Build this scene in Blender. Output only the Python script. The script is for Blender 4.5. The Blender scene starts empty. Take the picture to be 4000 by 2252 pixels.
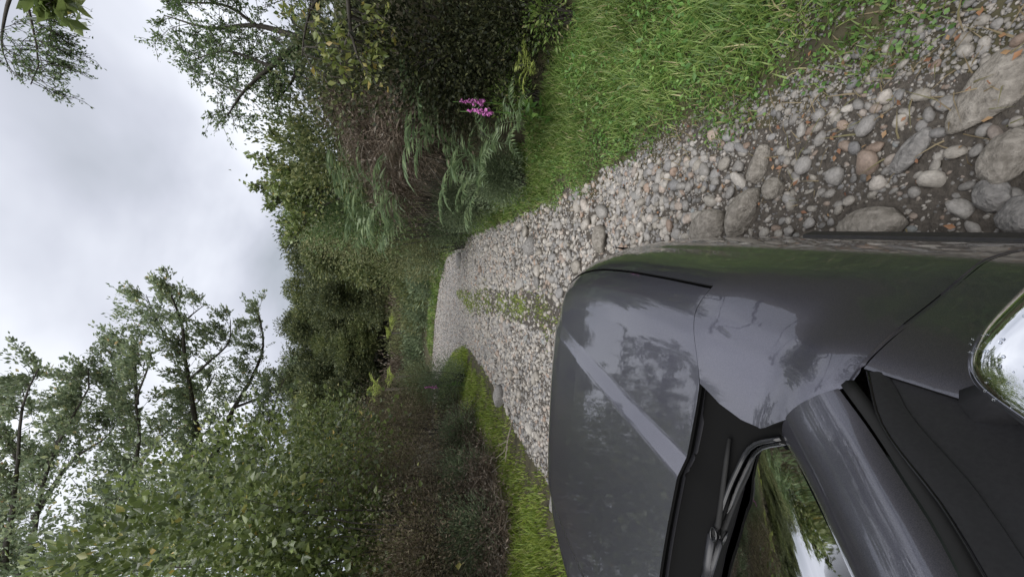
import bpy, bmesh, math, random
import numpy as np
from mathutils import Vector, Matrix

# ------------------------------------------------------------------ camera
F, VH, VPU, CZ = 1600.0, 1600.0, 1360.0, 1.72     # photo pixels (4000 x 2252), eye height in metres
PITCH = math.atan((2000 - VH) / F)
YAW = math.radians(8.0754)
SC = bpy.context.scene
COL = SC.collection
fh = np.array([-math.sin(YAW), math.cos(YAW), 0.0]); RIGHT = np.array([math.cos(YAW), math.sin(YAW), 0.0])
FWD = fh * math.cos(PITCH) + np.array([0, 0, -math.sin(PITCH)])
DOWN = np.array([0, 0, -math.cos(PITCH)]) - fh * math.sin(PITCH)
cam_data = bpy.data.cameras.new('camera'); cam = bpy.data.objects.new('camera', cam_data); COL.objects.link(cam)
cam_data.sensor_width = 36.0; cam_data.lens = F / 4000 * 36.0
cam_data.clip_start = 0.02; cam_data.clip_end = 1500
m3 = np.array([DOWN, RIGHT, -FWD]).T              # the phone was held upright, the picture lies on its side
M4 = Matrix([[*m3[0], 0], [*m3[1], 0], [*m3[2], CZ], [0, 0, 0, 1]])
cam.matrix_world = M4
SC.camera = cam

# ------------------------------------------------------------------ world, sun, exposure
SUN_EL, SUN_AZ = math.radians(58), math.radians(200)
world = bpy.data.worlds.new('World'); SC.world = world; world.use_nodes = True
nt = world.node_tree; nt.nodes.clear()
def N(t, typ, **kw):
    n = t.nodes.new(typ)
    for k, v in kw.items():
        if k.startswith('i_'):
            key = k[2:]; key = int(key) if key.isdigit() else key
            n.inputs[key].default_value = v
        else: setattr(n, k, v)
    return n
def ramp(t, stops, interp='LINEAR'):
    r = t.nodes.new('ShaderNodeValToRGB'); r.color_ramp.interpolation = interp
    e = r.color_ramp.elements
    while len(e) > 1: e.remove(e[-1])
    e[0].position = stops[0][0]; e[0].color = (*stops[0][1], 1)
    for p, c in stops[1:]:
        x = e.new(p); x.color = (*c, 1)
    return r
L = nt.links.new
out = N(nt, 'ShaderNodeOutputWorld'); bg = N(nt, 'ShaderNodeBackground', i_Strength=0.51)
sky = N(nt, 'ShaderNodeTexSky', sky_type='NISHITA', sun_disc=False, sun_elevation=SUN_EL, sun_rotation=SUN_AZ)
skys = N(nt, 'ShaderNodeMix', data_type='RGBA', blend_type='MULTIPLY'); skys.inputs[0].default_value = 1
skys.inputs[7].default_value = (0.1, 0.1, 0.1, 1); L(sky.outputs[0], skys.inputs[6])
tc = N(nt, 'ShaderNodeTexCoord'); sep = N(nt, 'ShaderNodeSeparateXYZ'); L(tc.outputs['Generated'], sep.inputs[0])
zz = N(nt, 'ShaderNodeMath', operation='MAXIMUM', i_1=0.0); L(sep.outputs[2], zz.inputs[0])
za = N(nt, 'ShaderNodeMath', operation='ADD', i_1=0.28); L(zz.outputs[0], za.inputs[0])
dx = N(nt, 'ShaderNodeMath', operation='DIVIDE'); L(sep.outputs[0], dx.inputs[0]); L(za.outputs[0], dx.inputs[1])
dy = N(nt, 'ShaderNodeMath', operation='DIVIDE'); L(sep.outputs[1], dy.inputs[0]); L(za.outputs[0], dy.inputs[1])
cmb = N(nt, 'ShaderNodeCombineXYZ', i_Z=3.4); L(dx.outputs[0], cmb.inputs[0]); L(dy.outputs[0], cmb.inputs[1])
nz = N(nt, 'ShaderNodeTexNoise', i_Scale=1.15, i_Detail=5.0, i_Roughness=0.48, i_Distortion=0.35)
L(cmb.outputs[0], nz.inputs['Vector'])
cl = ramp(nt, [(0.33, (0.40, 0.43, 0.48)), (0.47, (0.57, 0.592, 0.67)), (0.57, (0.72, 0.745, 0.82)), (0.68, (0.92, 0.945, 1.0))])
L(nz.outputs[0], cl.inputs[0])
mx = N(nt, 'ShaderNodeMix', data_type='RGBA'); mx.inputs[0].default_value = 0.93
L(skys.outputs[2], mx.inputs[6]); L(cl.outputs[0], mx.inputs[7])
L(mx.outputs[2], bg.inputs[0]); L(bg.outputs[0], out.inputs[0])

sd = bpy.data.lights.new('sun', 'SUN'); sun = bpy.data.objects.new('sun', sd); COL.objects.link(sun)
sd.energy = 1.5; sd.angle = math.radians(70); sd.color = (1.0, 0.975, 0.94)
sun.rotation_euler = (math.pi / 2 - SUN_EL, 0, math.pi - SUN_AZ)
vs = SC.view_settings
vs.view_transform = 'Standard'; vs.look = 'None'; vs.exposure = 1.27; vs.gamma = 1.0
try: vs.use_curve_mapping = False
except Exception: pass
SC.render.engine = 'CYCLES'
SC.cycles.max_bounces = 6; SC.cycles.transparent_max_bounces = 12
SC.render.resolution_x = 1024; SC.render.resolution_y = 576

# ------------------------------------------------------------------ helpers
def ray(ix, iy):
    d = FWD + RIGHT * ((2252 - iy) - 1126) / F + DOWN * (ix - 2000) / F
    return d
def aty(ix, iy, Y):
    d = ray(ix, iy); return np.array([0, 0, CZ]) + d * (Y / d[1])
def atz(ix, iy, z):
    d = ray(ix, iy); return np.array([0, 0, CZ]) + d * ((z - CZ) / d[2])
def unit(a): return a / (np.linalg.norm(a, axis=-1, keepdims=True) + 1e-9)
def ss(t): t = np.clip(t, 0, 1); return t * t * (3 - 2 * t)

def mesh(name, V, faces, mat, smooth=True):
    """faces: list of int arrays (n,3) or (n,4)"""
    V = np.asarray(V, dtype=np.float32); me = bpy.data.meshes.new(name)
    faces = [np.asarray(f, dtype=np.int32) for f in faces if len(f)]
    nl = sum(f.size for f in faces); npoly = sum(len(f) for f in faces)
    me.vertices.add(len(V)); me.vertices.foreach_set('co', V.ravel())
    me.loops.add(nl); me.polygons.add(npoly)
    me.loops.foreach_set('vertex_index', np.concatenate([f.ravel() for f in faces]))
    st, tot, s = [], [], 0
    for f in faces:
        k = f.shape[1]; st.append(s + np.arange(len(f)) * k); tot.append(np.full(len(f), k)); s += f.size
    me.polygons.foreach_set('loop_start', np.concatenate(st).astype(np.int32))
    try: me.polygons.foreach_set('loop_total', np.concatenate(tot).astype(np.int32))
    except Exception: pass
    me.update(calc_edges=True); me.validate()
    me.polygons.foreach_set('use_smooth', np.full(len(me.polygons), smooth))
    if mat: me.materials.append(mat)
    return me
def obj(name, me, parent=None, loc=None, rot=None, scl=None):
    o = bpy.data.objects.new(name, me); COL.objects.link(o)
    if parent: o.parent = parent
    if loc is not None: o.location = tuple(float(c) for c in loc)
    if rot is not None: o.rotation_euler = rot
    if scl is not None: o.scale = scl
    return o
def tag(o, label, cat, group=None, kind=None):
    if label: o['label'] = label
    if cat: o['category'] = cat
    if group: o['group'] = group
    if kind: o['kind'] = kind
    return o
def thing(name, label, cat, loc=(0, 0, 0), group=None):
    return tag(obj(name, None, loc=loc), label, cat, group)
def copy_tree(o, parent=None):
    c = o.copy(); COL.objects.link(c); c.parent = parent
    for ch in list(o.children): copy_tree(ch, c)
    return c

class MB:
    def __init__(s): s.V = []; s.T = []; s.Q = []; s.n = 0
    def add(s, V, T=None, Q=None):
        V = np.asarray(V, float).reshape(-1, 3)
        if T is not None and len(T): s.T.append(np.asarray(T) + s.n)
        if Q is not None and len(Q): s.Q.append(np.asarray(Q) + s.n)
        s.V.append(V); s.n += len(V)
    def tube(s, P, R, k=6, cap=True):
        P = np.asarray(P, float); n = len(P); R = np.broadcast_to(np.asarray(R, float), (n,))
        Tn = unit(np.gradient(P, axis=0)); up = np.array([0.31, 0.17, 0.93])
        A = unit(np.cross(Tn, up)); B = np.cross(Tn, A)
        th = np.arange(k) * 2 * math.pi / k
        V = P[:, None] + R[:, None, None] * (A[:, None] * np.cos(th)[None, :, None] + B[:, None] * np.sin(th)[None, :, None])
        i = np.arange(n - 1)[:, None] * k; j = np.arange(k)[None]; j2 = (j + 1) % k
        Q = np.stack([i + j, i + j2, i + k + j2, i + k + j], -1).reshape(-1, 4)
        base = s.n; s.add(V.reshape(-1, 3), Q=Q)
        if cap and k > 3:
            s.V.append(P[[0, -1]]); a, b = s.n, s.n + 1; s.n += 2
            jj = np.arange(k)
            s.T.append(np.stack([np.full(k, a), base + (jj + 1) % k, base + jj], -1))
            e = base + (n - 1) * k
            s.T.append(np.stack([np.full(k, b), e + jj, e + (jj + 1) % k], -1))
    def box(s, c, h, rz=0.0):
        c = np.asarray(c, float); V = np.array([[x, y, z] for x in (-1, 1) for y in (-1, 1) for z in (-1, 1)], float) * h
        cr, sr = math.cos(rz), math.sin(rz); V = V @ np.array([[cr, sr, 0], [-sr, cr, 0], [0, 0, 1]]) + c
        s.add(V, Q=[[0, 1, 3, 2], [4, 6, 7, 5], [0, 4, 5, 1], [2, 3, 7, 6], [0, 2, 6, 4], [1, 5, 7, 3]])
    def grid(s, G, closed=False):
        G = np.asarray(G, float); a, b = G.shape[:2]
        i = np.arange(a - 1)[:, None] * b; j = np.arange(b if closed else b - 1)[None]; j2 = (j + 1) % b
        s.add(G.reshape(-1, 3), Q=np.stack([i + j, i + j2, i + b + j2, i + b + j], -1).reshape(-1, 4))
    def me(s, name, mat, smooth=True):
        f = ([np.concatenate(s.T)] if s.T else []) + ([np.concatenate(s.Q)] if s.Q else [])
        return mesh(name, np.concatenate(s.V), f, mat, smooth)

def leaf_batch(mb, P, D, length, width, rng, fold=0.25, droop=0.0, nrm=None):
    """folded pointed leaves: four rim vertices + a mid vertex on the vein"""
    n = len(P); D = unit(D); L_ = np.broadcast_to(length, (n,))[:, None]; W = np.broadcast_to(width, (n,))[:, None]
    R = rng.normal(size=(n, 3)) if nrm is None else nrm + rng.normal(size=(n, 3)) * 0.45
    S = unit(np.cross(D, R)); Nn = np.cross(S, D)
    mid = P + D * L_ * 0.42
    tip = P + D * L_ - np.array([0, 0, 1]) * L_ * droop
    a = mid + S * W * 0.5 + Nn * W * fold; b = mid - S * W * 0.5 + Nn * W * fold
    V = np.stack([P, a, tip, b], 1).reshape(-1, 3)
    i = np.arange(n)[:, None] * 4
    mb.add(V, T=np.concatenate([i + [0, 1, 2], i + [0, 2, 3]]))

# ------------------------------------------------------------------ materials
MATS = {}
def newmat(name):
    m = bpy.data.materials.new(name); m.use_nodes = True; t = m.node_tree; t.nodes.clear()
    o = N(t, 'ShaderNodeOutputMaterial'); MATS[name] = m
    return m, t, o
def leafmat(name, stops, trans=0.35, rough=0.45, spec=0.4, tcol=1.25, gain=1.55, sat=0.9):
    m, t, o = newmat(name)
    g = N(t, 'ShaderNodeNewGeometry'); r = ramp(t, stops); t.links.new(g.outputs['Random Per Island'], r.inputs[0])
    tx = N(t, 'ShaderNodeTexCoord'); ns = N(t, 'ShaderNodeTexNoise', i_Scale=1.3, i_Detail=3.0); t.links.new(tx.outputs['Object'], ns.inputs['Vector'])
    hs = N(t, 'ShaderNodeHueSaturation', i_Saturation=sat); mr = N(t, 'ShaderNodeMapRange', i_1=0.3, i_2=0.7, i_3=0.85 * gain, i_4=1.45 * gain)
    t.links.new(ns.outputs[0], mr.inputs[0]); t.links.new(mr.outputs[0], hs.inputs['Value']); t.links.new(r.outputs[0], hs.inputs['Color'])
    p = N(t, 'ShaderNodeBsdfPrincipled', i_Roughness=rough); p.inputs['Specular IOR Level'].default_value = spec
    tr = N(t, 'ShaderNodeBsdfTranslucent'); ms = N(t, 'ShaderNodeMixShader', i_0=trans)
    h2 = N(t, 'ShaderNodeHueSaturation', i_Value=tcol, i_Saturation=1.05); t.links.new(hs.outputs[0], h2.inputs['Color'])
    t.links.new(hs.outputs[0], p.inputs['Base Color']); t.links.new(h2.outputs[0], tr.inputs[0])
    t.links.new(p.outputs[0], ms.inputs[1]); t.links.new(tr.outputs[0], ms.inputs[2]); t.links.new(ms.outputs[0], o.inputs[0])
    return m
def plain(name, col, rough=0.6, metal=0.0, spec=0.5, noise=None, bump=0.0, coat=0.0, nscale=20.0):
    m, t, o = newmat(name); p = N(t, 'ShaderNodeBsdfPrincipled', i_Roughness=rough, i_Metallic=metal)
    p.inputs['Base Color'].default_value = (*col, 1); p.inputs['Specular IOR Level'].default_value = spec
    p.inputs['Coat Weight'].default_value = coat; p.inputs['Coat Roughness'].default_value = 0.03
    if noise or bump:
        tx = N(t, 'ShaderNodeTexCoord'); ns = N(t, 'ShaderNodeTexNoise', i_Scale=nscale, i_Detail=6.0, i_Roughness=0.6)
        t.links.new(tx.outputs['Object'], ns.inputs['Vector'])
        if noise:
            r = ramp(t, [(0.3, col), (0.72, noise)]); t.links.new(ns.outputs[0], r.inputs[0]); t.links.new(r.outputs[0], p.inputs['Base Color'])
        if bump:
            b = N(t, 'ShaderNodeBump', i_Strength=bump, i_Distance=0.02); t.links.new(ns.outputs[0], b.inputs['Height']); t.links.new(b.outputs[0], p.inputs['Normal'])
    t.links.new(p.outputs[0], o.inputs[0]); return m

STONES = [(0.0, (0.15, 0.145, 0.14)), (0.18, (0.34, 0.32, 0.295)), (0.38, (0.22, 0.215, 0.215)), (0.55, (0.40, 0.37, 0.33)), (0.68, (0.29, 0.265, 0.23)), (0.82, (0.47, 0.44, 0.40)), (0.93, (0.30, 0.22, 0.17)), (1.0, (0.25, 0.27, 0.27))]
def stonemat(name, by_island, scale, val=1.0):
    m, t, o = newmat(name)
    r = ramp(t, STONES)
    if by_island: g = N(t, 'ShaderNodeNewGeometry'); t.links.new(g.outputs['Random Per Island'], r.inputs[0])
    else: g = N(t, 'ShaderNodeObjectInfo'); t.links.new(g.outputs['Random'], r.inputs[0])
    tx = N(t, 'ShaderNodeTexCoord'); ns = N(t, 'ShaderNodeTexNoise', i_Scale=scale, i_Detail=7.0, i_Roughness=0.65)
    t.links.new(tx.outputs['Object'], ns.inputs['Vector'])
    hs = N(t, 'ShaderNodeHueSaturation'); mr = N(t, 'ShaderNodeMapRange', i_1=0.28, i_2=0.72, i_3=0.58 * val, i_4=1.18 * val)
    t.links.new(ns.outputs[0], mr.inputs[0]); t.links.new(mr.outputs[0], hs.inputs['Value']); t.links.new(r.outputs[0], hs.inputs['Color'])
    p = N(t, 'ShaderNodeBsdfPrincipled', i_Roughness=0.55); p.inputs['Specular IOR Level'].default_value = 0.4
    b = N(t, 'ShaderNodeBump', i_Strength=0.35, i_Distance=0.01); t.links.new(ns.outputs[0], b.inputs['Height']); t.links.new(b.outputs[0], p.inputs['Normal'])
    t.links.new(hs.outputs[0], p.inputs['Base Color']); t.links.new(p.outputs[0], o.inputs[0]); return m

m_pebble = stonemat('pebble', True, 60.0, 1.1)
m_pebble_near = stonemat('pebble_near', True, 90.0, 0.78)
m_stone = stonemat('cobble', False, 3.0)
m_boulder = plain('boulder', (0.13, 0.115, 0.095), 0.7, noise=(0.36, 0.33, 0.29), bump=0.9, nscale=38.0)
m_boulder_grey = plain('boulder_grey', (0.12, 0.115, 0.11), 0.65, noise=(0.32, 0.305, 0.29), bump=0.9, nscale=45.0)
m_gravelbed = plain('gravel_bed', (0.036, 0.030, 0.024), 0.8, noise=(0.105, 0.09, 0.074), bump=0.8, nscale=45.0)
m_soil = plain('soil', (0.030, 0.025, 0.016), 0.9, noise=(0.080, 0.072, 0.034), bump=0.7, nscale=6.0)
m_grass = leafmat('grass', [(0.0, (0.04, 0.08, 0.014)), (0.4, (0.085, 0.14, 0.024)), (0.75, (0.135, 0.19, 0.038)), (0.92, (0.18, 0.23, 0.06)), (0.96, (0.26, 0.22, 0.11)), (1.0, (0.28, 0.23, 0.13))], 0.4, 0.4, 0.4)
m_grassL = leafmat('verge_grass_yellow', [(0.0, (0.07, 0.11, 0.012)), (0.5, (0.135, 0.18, 0.02)), (0.92, (0.19, 0.23, 0.035)), (1.0, (0.26, 0.22, 0.11))], 0.4, 0.45, 0.3)
m_herb = leafmat('herb', [(0.0, (0.03, 0.075, 0.012)), (0.6, (0.06, 0.135, 0.02)), (1.0, (0.11, 0.19, 0.035))], 0.3, 0.4, 0.4)
m_straw = leafmat('straw', [(0.0, (0.16, 0.12, 0.06)), (0.6, (0.24, 0.19, 0.11)), (1.0, (0.14, 0.14, 0.05))], 0.2, 0.6, 0.2, gain=1.0)
m_litter = leafmat('leaf_litter', [(0.0, (0.16, 0.06, 0.03)), (0.5, (0.33, 0.15, 0.06)), (0.8, (0.38, 0.23, 0.10)), (1.0, (0.12, 0.06, 0.035))], 0.15, 0.5, 0.4, gain=0.8)
m_birch = leafmat('windblown_leaf', [(0.0, (0.07, 0.10, 0.05)), (0.6, (0.12, 0.155, 0.075)), (0.9, (0.17, 0.20, 0.10)), (0.985, (0.19, 0.21, 0.07)), (1.0, (0.34, 0.20, 0.07))], 0.35, 0.4, 0.5, gain=1.9, sat=0.8)
m_broad = leafmat('broad_leaf', [(0.0, (0.045, 0.065, 0.02)), (0.45, (0.085, 0.115, 0.03)), (0.8, (0.13, 0.165, 0.045)), (0.95, (0.17, 0.20, 0.07)), (0.985, (0.22, 0.22, 0.06)), (1.0, (0.36, 0.25, 0.04))], 0.35, 0.24, 0.8)
m_fine = leafmat('fine_leaf', [(0.0, (0.035, 0.065, 0.022)), (0.6, (0.07, 0.11, 0.035)), (1.0, (0.13, 0.17, 0.06))], 0.35, 0.4, 0.4)
m_yellow = leafmat('pale_leaf', [(0.0, (0.06, 0.085, 0.02)), (0.5, (0.115, 0.14, 0.03)), (0.85, (0.17, 0.18, 0.04)), (1.0, (0.24, 0.17, 0.04))], 0.4, 0.3, 0.6)
m_dark = leafmat('evergreen_leaf', [(0.0, (0.022, 0.034, 0.015)), (0.55, (0.054, 0.066, 0.026)), (0.9, (0.095, 0.105, 0.040)), (1.0, (0.13, 0.13, 0.05))], 0.25, 0.45, 0.35)
m_hollow_shade = leafmat('hollow_shade_leaf', [(0.0, (0.012, 0.017, 0.008)), (0.6, (0.030, 0.036, 0.014)), (0.95, (0.06, 0.065, 0.024)), (1.0, (0.12, 0.13, 0.05))], 0.2, 0.5, 0.25, gain=1.0)  # leaf colour darkened to paint in the shade of the hollow
m_dark2 = leafmat('olive_leaf', [(0.0, (0.03, 0.045, 0.016)), (0.55, (0.07, 0.088, 0.028)), (1.0, (0.14, 0.145, 0.05))], 0.25, 0.45, 0.35)
m_gorse = leafmat('gorse_needle', [(0.0, (0.038, 0.056, 0.030)), (0.6, (0.075, 0.10, 0.052)), (1.0, (0.12, 0.145, 0.075))], 0.3, 0.5, 0.3, gain=2.0)
m_scrub = leafmat('scrub_leaf', [(0.0, (0.05, 0.062, 0.025)), (0.6, (0.11, 0.125, 0.05)), (1.0, (0.17, 0.165, 0.075))], 0.3, 0.5, 0.3)
m_brownscrub = leafmat('brown_scrub', [(0.0, (0.055, 0.05, 0.028)), (0.5, (0.115, 0.095, 0.055)), (0.85, (0.16, 0.15, 0.07)), (1.0, (0.22, 0.17, 0.12))], 0.25, 0.6, 0.2)
m_dryscrub = leafmat('dry_scrub', [(0.0, (0.06, 0.05, 0.03)), (0.45, (0.115, 0.09, 0.058)), (0.8, (0.16, 0.125, 0.088)), (0.93, (0.12, 0.13, 0.055)), (1.0, (0.24, 0.20, 0.15))], 0.25, 0.6, 0.2, gain=1.35)
m_fern = leafmat('fern_green', [(0.0, (0.07, 0.11, 0.05)), (0.6, (0.115, 0.165, 0.075)), (1.0, (0.17, 0.225, 0.10))], 0.35, 0.4, 0.5, gain=1.35)
m_ferny = leafmat('fern_yellow', [(0.0, (0.13, 0.17, 0.03)), (0.6, (0.22, 0.27, 0.05)), (1.0, (0.28, 0.31, 0.07))], 0.4, 0.45, 0.3)
m_dead = leafmat('dead_bracken', [(0.0, (0.06, 0.044, 0.030)), (0.5, (0.125, 0.095, 0.068)), (0.85, (0.18, 0.145, 0.11)), (1.0, (0.24, 0.215, 0.18))], 0.15, 0.7, 0.2, gain=1.1)
m_bark = plain('bark', (0.03, 0.026, 0.021), 0.85, noise=(0.085, 0.075, 0.062), bump=0.5, nscale=14.0)
m_twig = plain('pale_twig', (0.16, 0.13, 0.10), 0.8, noise=(0.36, 0.32, 0.27), nscale=20.0)
m_pink = plain('foxglove_pink', (0.42, 0.09, 0.33), 0.5, noise=(0.60, 0.24, 0.52), nscale=30.0)

# ------------------------------------------------------------------ lie of the land
YR = [-60, 0.9, 2, 2.9, 3.8, 5.5, 11.35, 19, 23.75, 28, 31, 33.5, 38, 45]; XR = [0.9, 0.62, 0.5, 0.46, 0.39, 0.21, -0.21, -1.2, -2.98, -6.2, -9.85, -15, -40, -90]
YL = [-60, 4.6, 5.4, 8.2, 11.8, 16, 20.5, 24, 27, 30, 36]; XL = [-2.9, -3.02, -3.15, -3.08, -3.35, -4.9, -7.2, -10.5, -16, -28, -90]
def xr(y): return np.interp(y, YR, XR)
def xl(y): return np.interp(y, YL, XL)
def wob(x, y, s):
    return (np.sin(1.7 * x * s + 0.9 * y * s) + np.sin(-1.1 * x * s + 2.3 * y * s + 1.3) + np.sin(2.9 * x * s + 0.4 * y * s + 4.1) * 0.6) / 2.6
def terr(x, y):
    x = np.asarray(x, float); y = np.asarray(y, float)
    a = x - xr(y); b = xl(y) - x
    wv = np.interp(y, [-5, 3.7, 4.5, 4.9, 7.2, 10, 14, 40], [1.7, 1.65, 1.4, 1.0, 0.75, 0.5, 0.45, 0.6])
    k = np.interp(y, [0, 12, 18, 25], [1, 1, 0.45, 0.1])
    t = a - wv
    zr = 0.2 * ss(a / wv) + k * 1.65 * ss(t / 1.1) + 0.33 * np.clip(t - 0.9, 0, 22) * np.clip(k, 0.35, 1)
    zl = 0.16 * ss(b / 1.6) + 0.75 * ss((b - 2.1) / 2.0) + 0.3 * np.clip(b - 2.6, 0, 22)
    zt = 0.02 * wob(x, y, 1.4) + 0.012 * wob(x, y, 5.0)
    far = 0.26 * np.clip(y - 36, 0, 45)
    z = np.where(a > 0, zr, 0) + np.where(b > 0, zl, 0)
    z = z + zt + far + np.where((a > 0.3) | (b > 0.3), 0.05 * wob(x, y, 2.6) + 0.1 * wob(x, y, 0.7) * np.clip(np.maximum(a, b) / 3, 0, 1), 0)
    return z
def gz(x, y): return float(terr(x, y))

def hit(ix, iy, pull=0.0):
    """where the line of sight meets the ground, pulled back towards the eye a little"""
    d = ray(ix, iy); d = d / np.linalg.norm(d); t = 1.0
    while t < 60:
        p = np.array([0, 0, CZ]) + d * t
        if p[2] < gz(p[0], p[1]): break
        t += 0.03
    return np.array([0, 0, CZ]) + d * (t - pull)
def make_ground():
    xs = np.unique(np.concatenate([np.linspace(-400, -14, 22), np.arange(-14, -5, 0.5), np.arange(-5, 5, 0.12), np.arange(5, 16, 0.6), np.linspace(16, 400, 22)]))
    ys = np.unique(np.concatenate([np.linspace(-300, -8, 14), np.arange(-8, 0, 0.5), np.arange(0, 16, 0.12), np.arange(16, 45, 0.5), np.linspace(45, 420, 24)]))
    X, Y = np.meshgrid(xs, ys, indexing='ij'); Z = terr(X, Y)
    inside = (X < xr(Y) - 0.12) & (X > xl(Y) + 0.12)
    Z = np.where(inside, Z - 0.05, Z)
    mb = MB(); mb.grid(np.stack([X, Y, Z], -1)[:, ::-1])
    return tag(obj('ground', mb.me('ground', m_soil)), None, None, kind='structure')
make_ground()
def make_track():
    ys = np.unique(np.concatenate([np.arange(-25, 0, 0.5), np.arange(0, 14, 0.08), np.arange(14, 34, 0.25)]))
    t = np.linspace(0, 1, 46)
    rng = np.random.default_rng(3)
    e1 = 0.10 * np.sin(ys * 3.1) + 0.07 * np.sin(ys * 7.3 + 1); e2 = 0.10 * np.sin(ys * 2.7 + 2) + 0.07 * np.sin(ys * 6.1)
    a = xl(ys) - 0.05 + e1; b = xr(ys) + 0.05 + e2
    X = a[:, None] + (b - a)[:, None] * t[None]; Y = np.repeat(ys[:, None], len(t), 1)
    mb = MB(); mb.grid(np.stack([X, Y, terr(X, Y) + 0.004], -1)[:, ::-1])
    return tag(obj('gravel_track', mb.me('gravel_track', m_gravelbed)), None, None, kind='structure')
track = make_track()

# ------------------------------------------------------------------ stones
def ico(sub):
    bm = bmesh.new(); bmesh.ops.create_icosphere(bm, subdivisions=sub, radius=1.0)
    V = np.array([v.co[:] for v in bm.verts]); Fc = np.array([[v.index for v in f.verts] for f in bm.faces]); bm.free(); return V, Fc
def stone_protos(sub, k, seed, angular=0.5):
    rng = np.random.default_rng(seed); res = []
    for _ in range(k):
        V, Fc = ico(sub); V = V.copy()
        for _ in range(7):                                   # planed faces, as broken river stones have
            n = unit(rng.normal(size=3)); d = rng.uniform(0.62, 0.95)
            h = V @ n; V -= np.clip(h - d, 0, 1)[:, None] * n * rng.uniform(0.5, 1.0)
        for _ in range(4):
            n = unit(rng.normal(size=3)); V *= (1 + 0.07 * np.sin(V @ n * rng.uniform(2, 4) + rng.uniform(0, 6)))[:, None]
        res.append((V, Fc))
    return res
def rotmats(rng, n, tilt=0.35):
    a = rng.uniform(0, 2 * math.pi, n); ca, sa = np.cos(a), np.sin(a); z = np.zeros(n); o = np.ones(n)
    Rz = np.stack([np.stack([ca, -sa, z], -1), np.stack([sa, ca, z], -1), np.stack([z, z, o], -1)], 1)
    b = rng.normal(0, tilt, n); cb, sb = np.cos(b), np.sin(b)
    Rx = np.stack([np.stack([o, z, z], -1), np.stack([z, cb, -sb], -1), np.stack([z, sb, cb], -1)], 1)
    return Rz @ Rx
def scatter_stones(mb, P, size, protos, rng):
    n = len(P); which = rng.integers(0, len(protos), n)
    sc = np.stack([size * rng.uniform(0.8, 1.25, n), size * rng.uniform(0.65, 0.95, n), size * rng.uniform(0.4, 0.75, n)], -1)
    Rm = rotmats(rng, n)
    for w, (V, Fc) in enumerate(protos):
        s = np.where(which == w)[0]
        if not len(s): continue
        VV = np.einsum('nij,nkj->nki', Rm[s], V[None] * sc[s][:, None]) + P[s][:, None]
        mb.add(VV.reshape(-1, 3), T=(Fc[None] + (np.arange(len(s)) * len(V))[:, None, None]).reshape(-1, 3))
STRIP = [(4.2, -1.0, 0.10), (4.8, -1.02, 0.28), (6, -1.15, 0.30), (7.8, -1.35, 0.28), (9.5, -1.65, 0.38), (11, -2.05, 0.42), (13, -2.1, 0.30), (15, -2.3, 0.1)]
def strip_d(x, y):
    s = np.array(STRIP); c = np.interp(y, s[:, 0], s[:, 1]); w = np.interp(y, s[:, 0], s[:, 2], left=0, right=0)
    return np.abs(x - c) / (w + 1e-6)
def under_car(x, y): return (x > -1.7) & (x < -0.12) & (y < 1.9)
BIG = []                                                      # spots held by boulders: x, y, r
def make_gravel():
    rng = np.random.default_rng(11)
    mb = MB(); near = stone_protos(2, 4, 5); mid = stone_protos(1, 8, 6); far0 = []
    oc = np.array([[1, 0, 0], [-1, 0, 0], [0, 1, 0], [0, -1, 0], [0, 0, 1], [0, 0, -1.0]]); of = np.array([[0, 2, 4], [2, 1, 4], [1, 3, 4], [3, 0, 4], [2, 0, 5], [1, 2, 5], [3, 1, 5], [0, 3, 5]])
    for k in range(6): far0.append((oc * rng.uniform(0.75, 1.2, (6, 1)), of))
    def put(n, y0, y1, smin, smax, protos, x0=None, x1=None, power=2.2, edge=0.0, clear=True):
        y = rng.uniform(y0, y1, n); lo = xl(y) - edge if x0 is None else np.full(n, x0); hi = xr(y) + edge if x1 is None else np.full(n, x1)
        x = lo + (hi - lo) * rng.uniform(0, 1, n)
        s = smin + (smax - smin) * rng.uniform(0, 1, n) ** power
        ok = ~under_car(x, y)
        ok &= (strip_d(x, y) > 0.85) | (rng.uniform(0, 1, n) < 0.25)
        ok &= (x < xr(y) + edge) & (x > xl(y) - edge)
        for bx, by, br in BIG: ok &= (x - bx) ** 2 + (y - by) ** 2 > (br * 0.8) ** 2
        x, y, s = x[ok], y[ok], s[ok]
        scatter_stones(mb, np.stack([x, y, terr(x, y) + s * 0.22], -1), s, protos, rng)
    put(1900, 0.55, 3.0, 0.010, 0.030, near, -0.15, 1.2, 2.2, 0.18)
    put(15000, 0.55, 3.0, 0.004, 0.011, mid, -0.15, 1.2, 2.0, 0.28)
    put(5000, 0.55, 1.7, 0.004, 0.012, mid, 0.5, 1.3, 2.2, 0.75)
    o = obj('gravel', mb.me('gravel', m_pebble_near), track); tag(o, 'small dark pebbles and soil beside the car', None, kind='stuff'); mb = MB()
    put(1200, 2.9, 3.6, 0.012, 0.032, mid, -0.15, 1.2, 2.0, 0.18)
    put(8000, 2.0, 6.5, 0.013, 0.046, near, edge=0.12, power=2.4)
    put(17000, 2.0, 6.5, 0.007, 0.02, far0, edge=0.15)
    put(9500, 6.5, 12.5, 0.018, 0.055, mid, edge=0.1, power=2.0)
    put(11000, 6.5, 12.5, 0.011, 0.03, far0, edge=0.1)
    put(15000, 12.5, 20, 0.02, 0.06, far0, edge=0.05)
    put(15000, 20, 32, 0.03, 0.075, far0, edge=0.05)
    put(1500, -5, 0.5, 0.02, 0.05, far0, edge=0.05)
    o = obj('gravel', mb.me('gravel', m_pebble), track); tag(o, 'loose grey and tan river gravel covering the track', None, kind='stuff')
    return o
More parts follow.
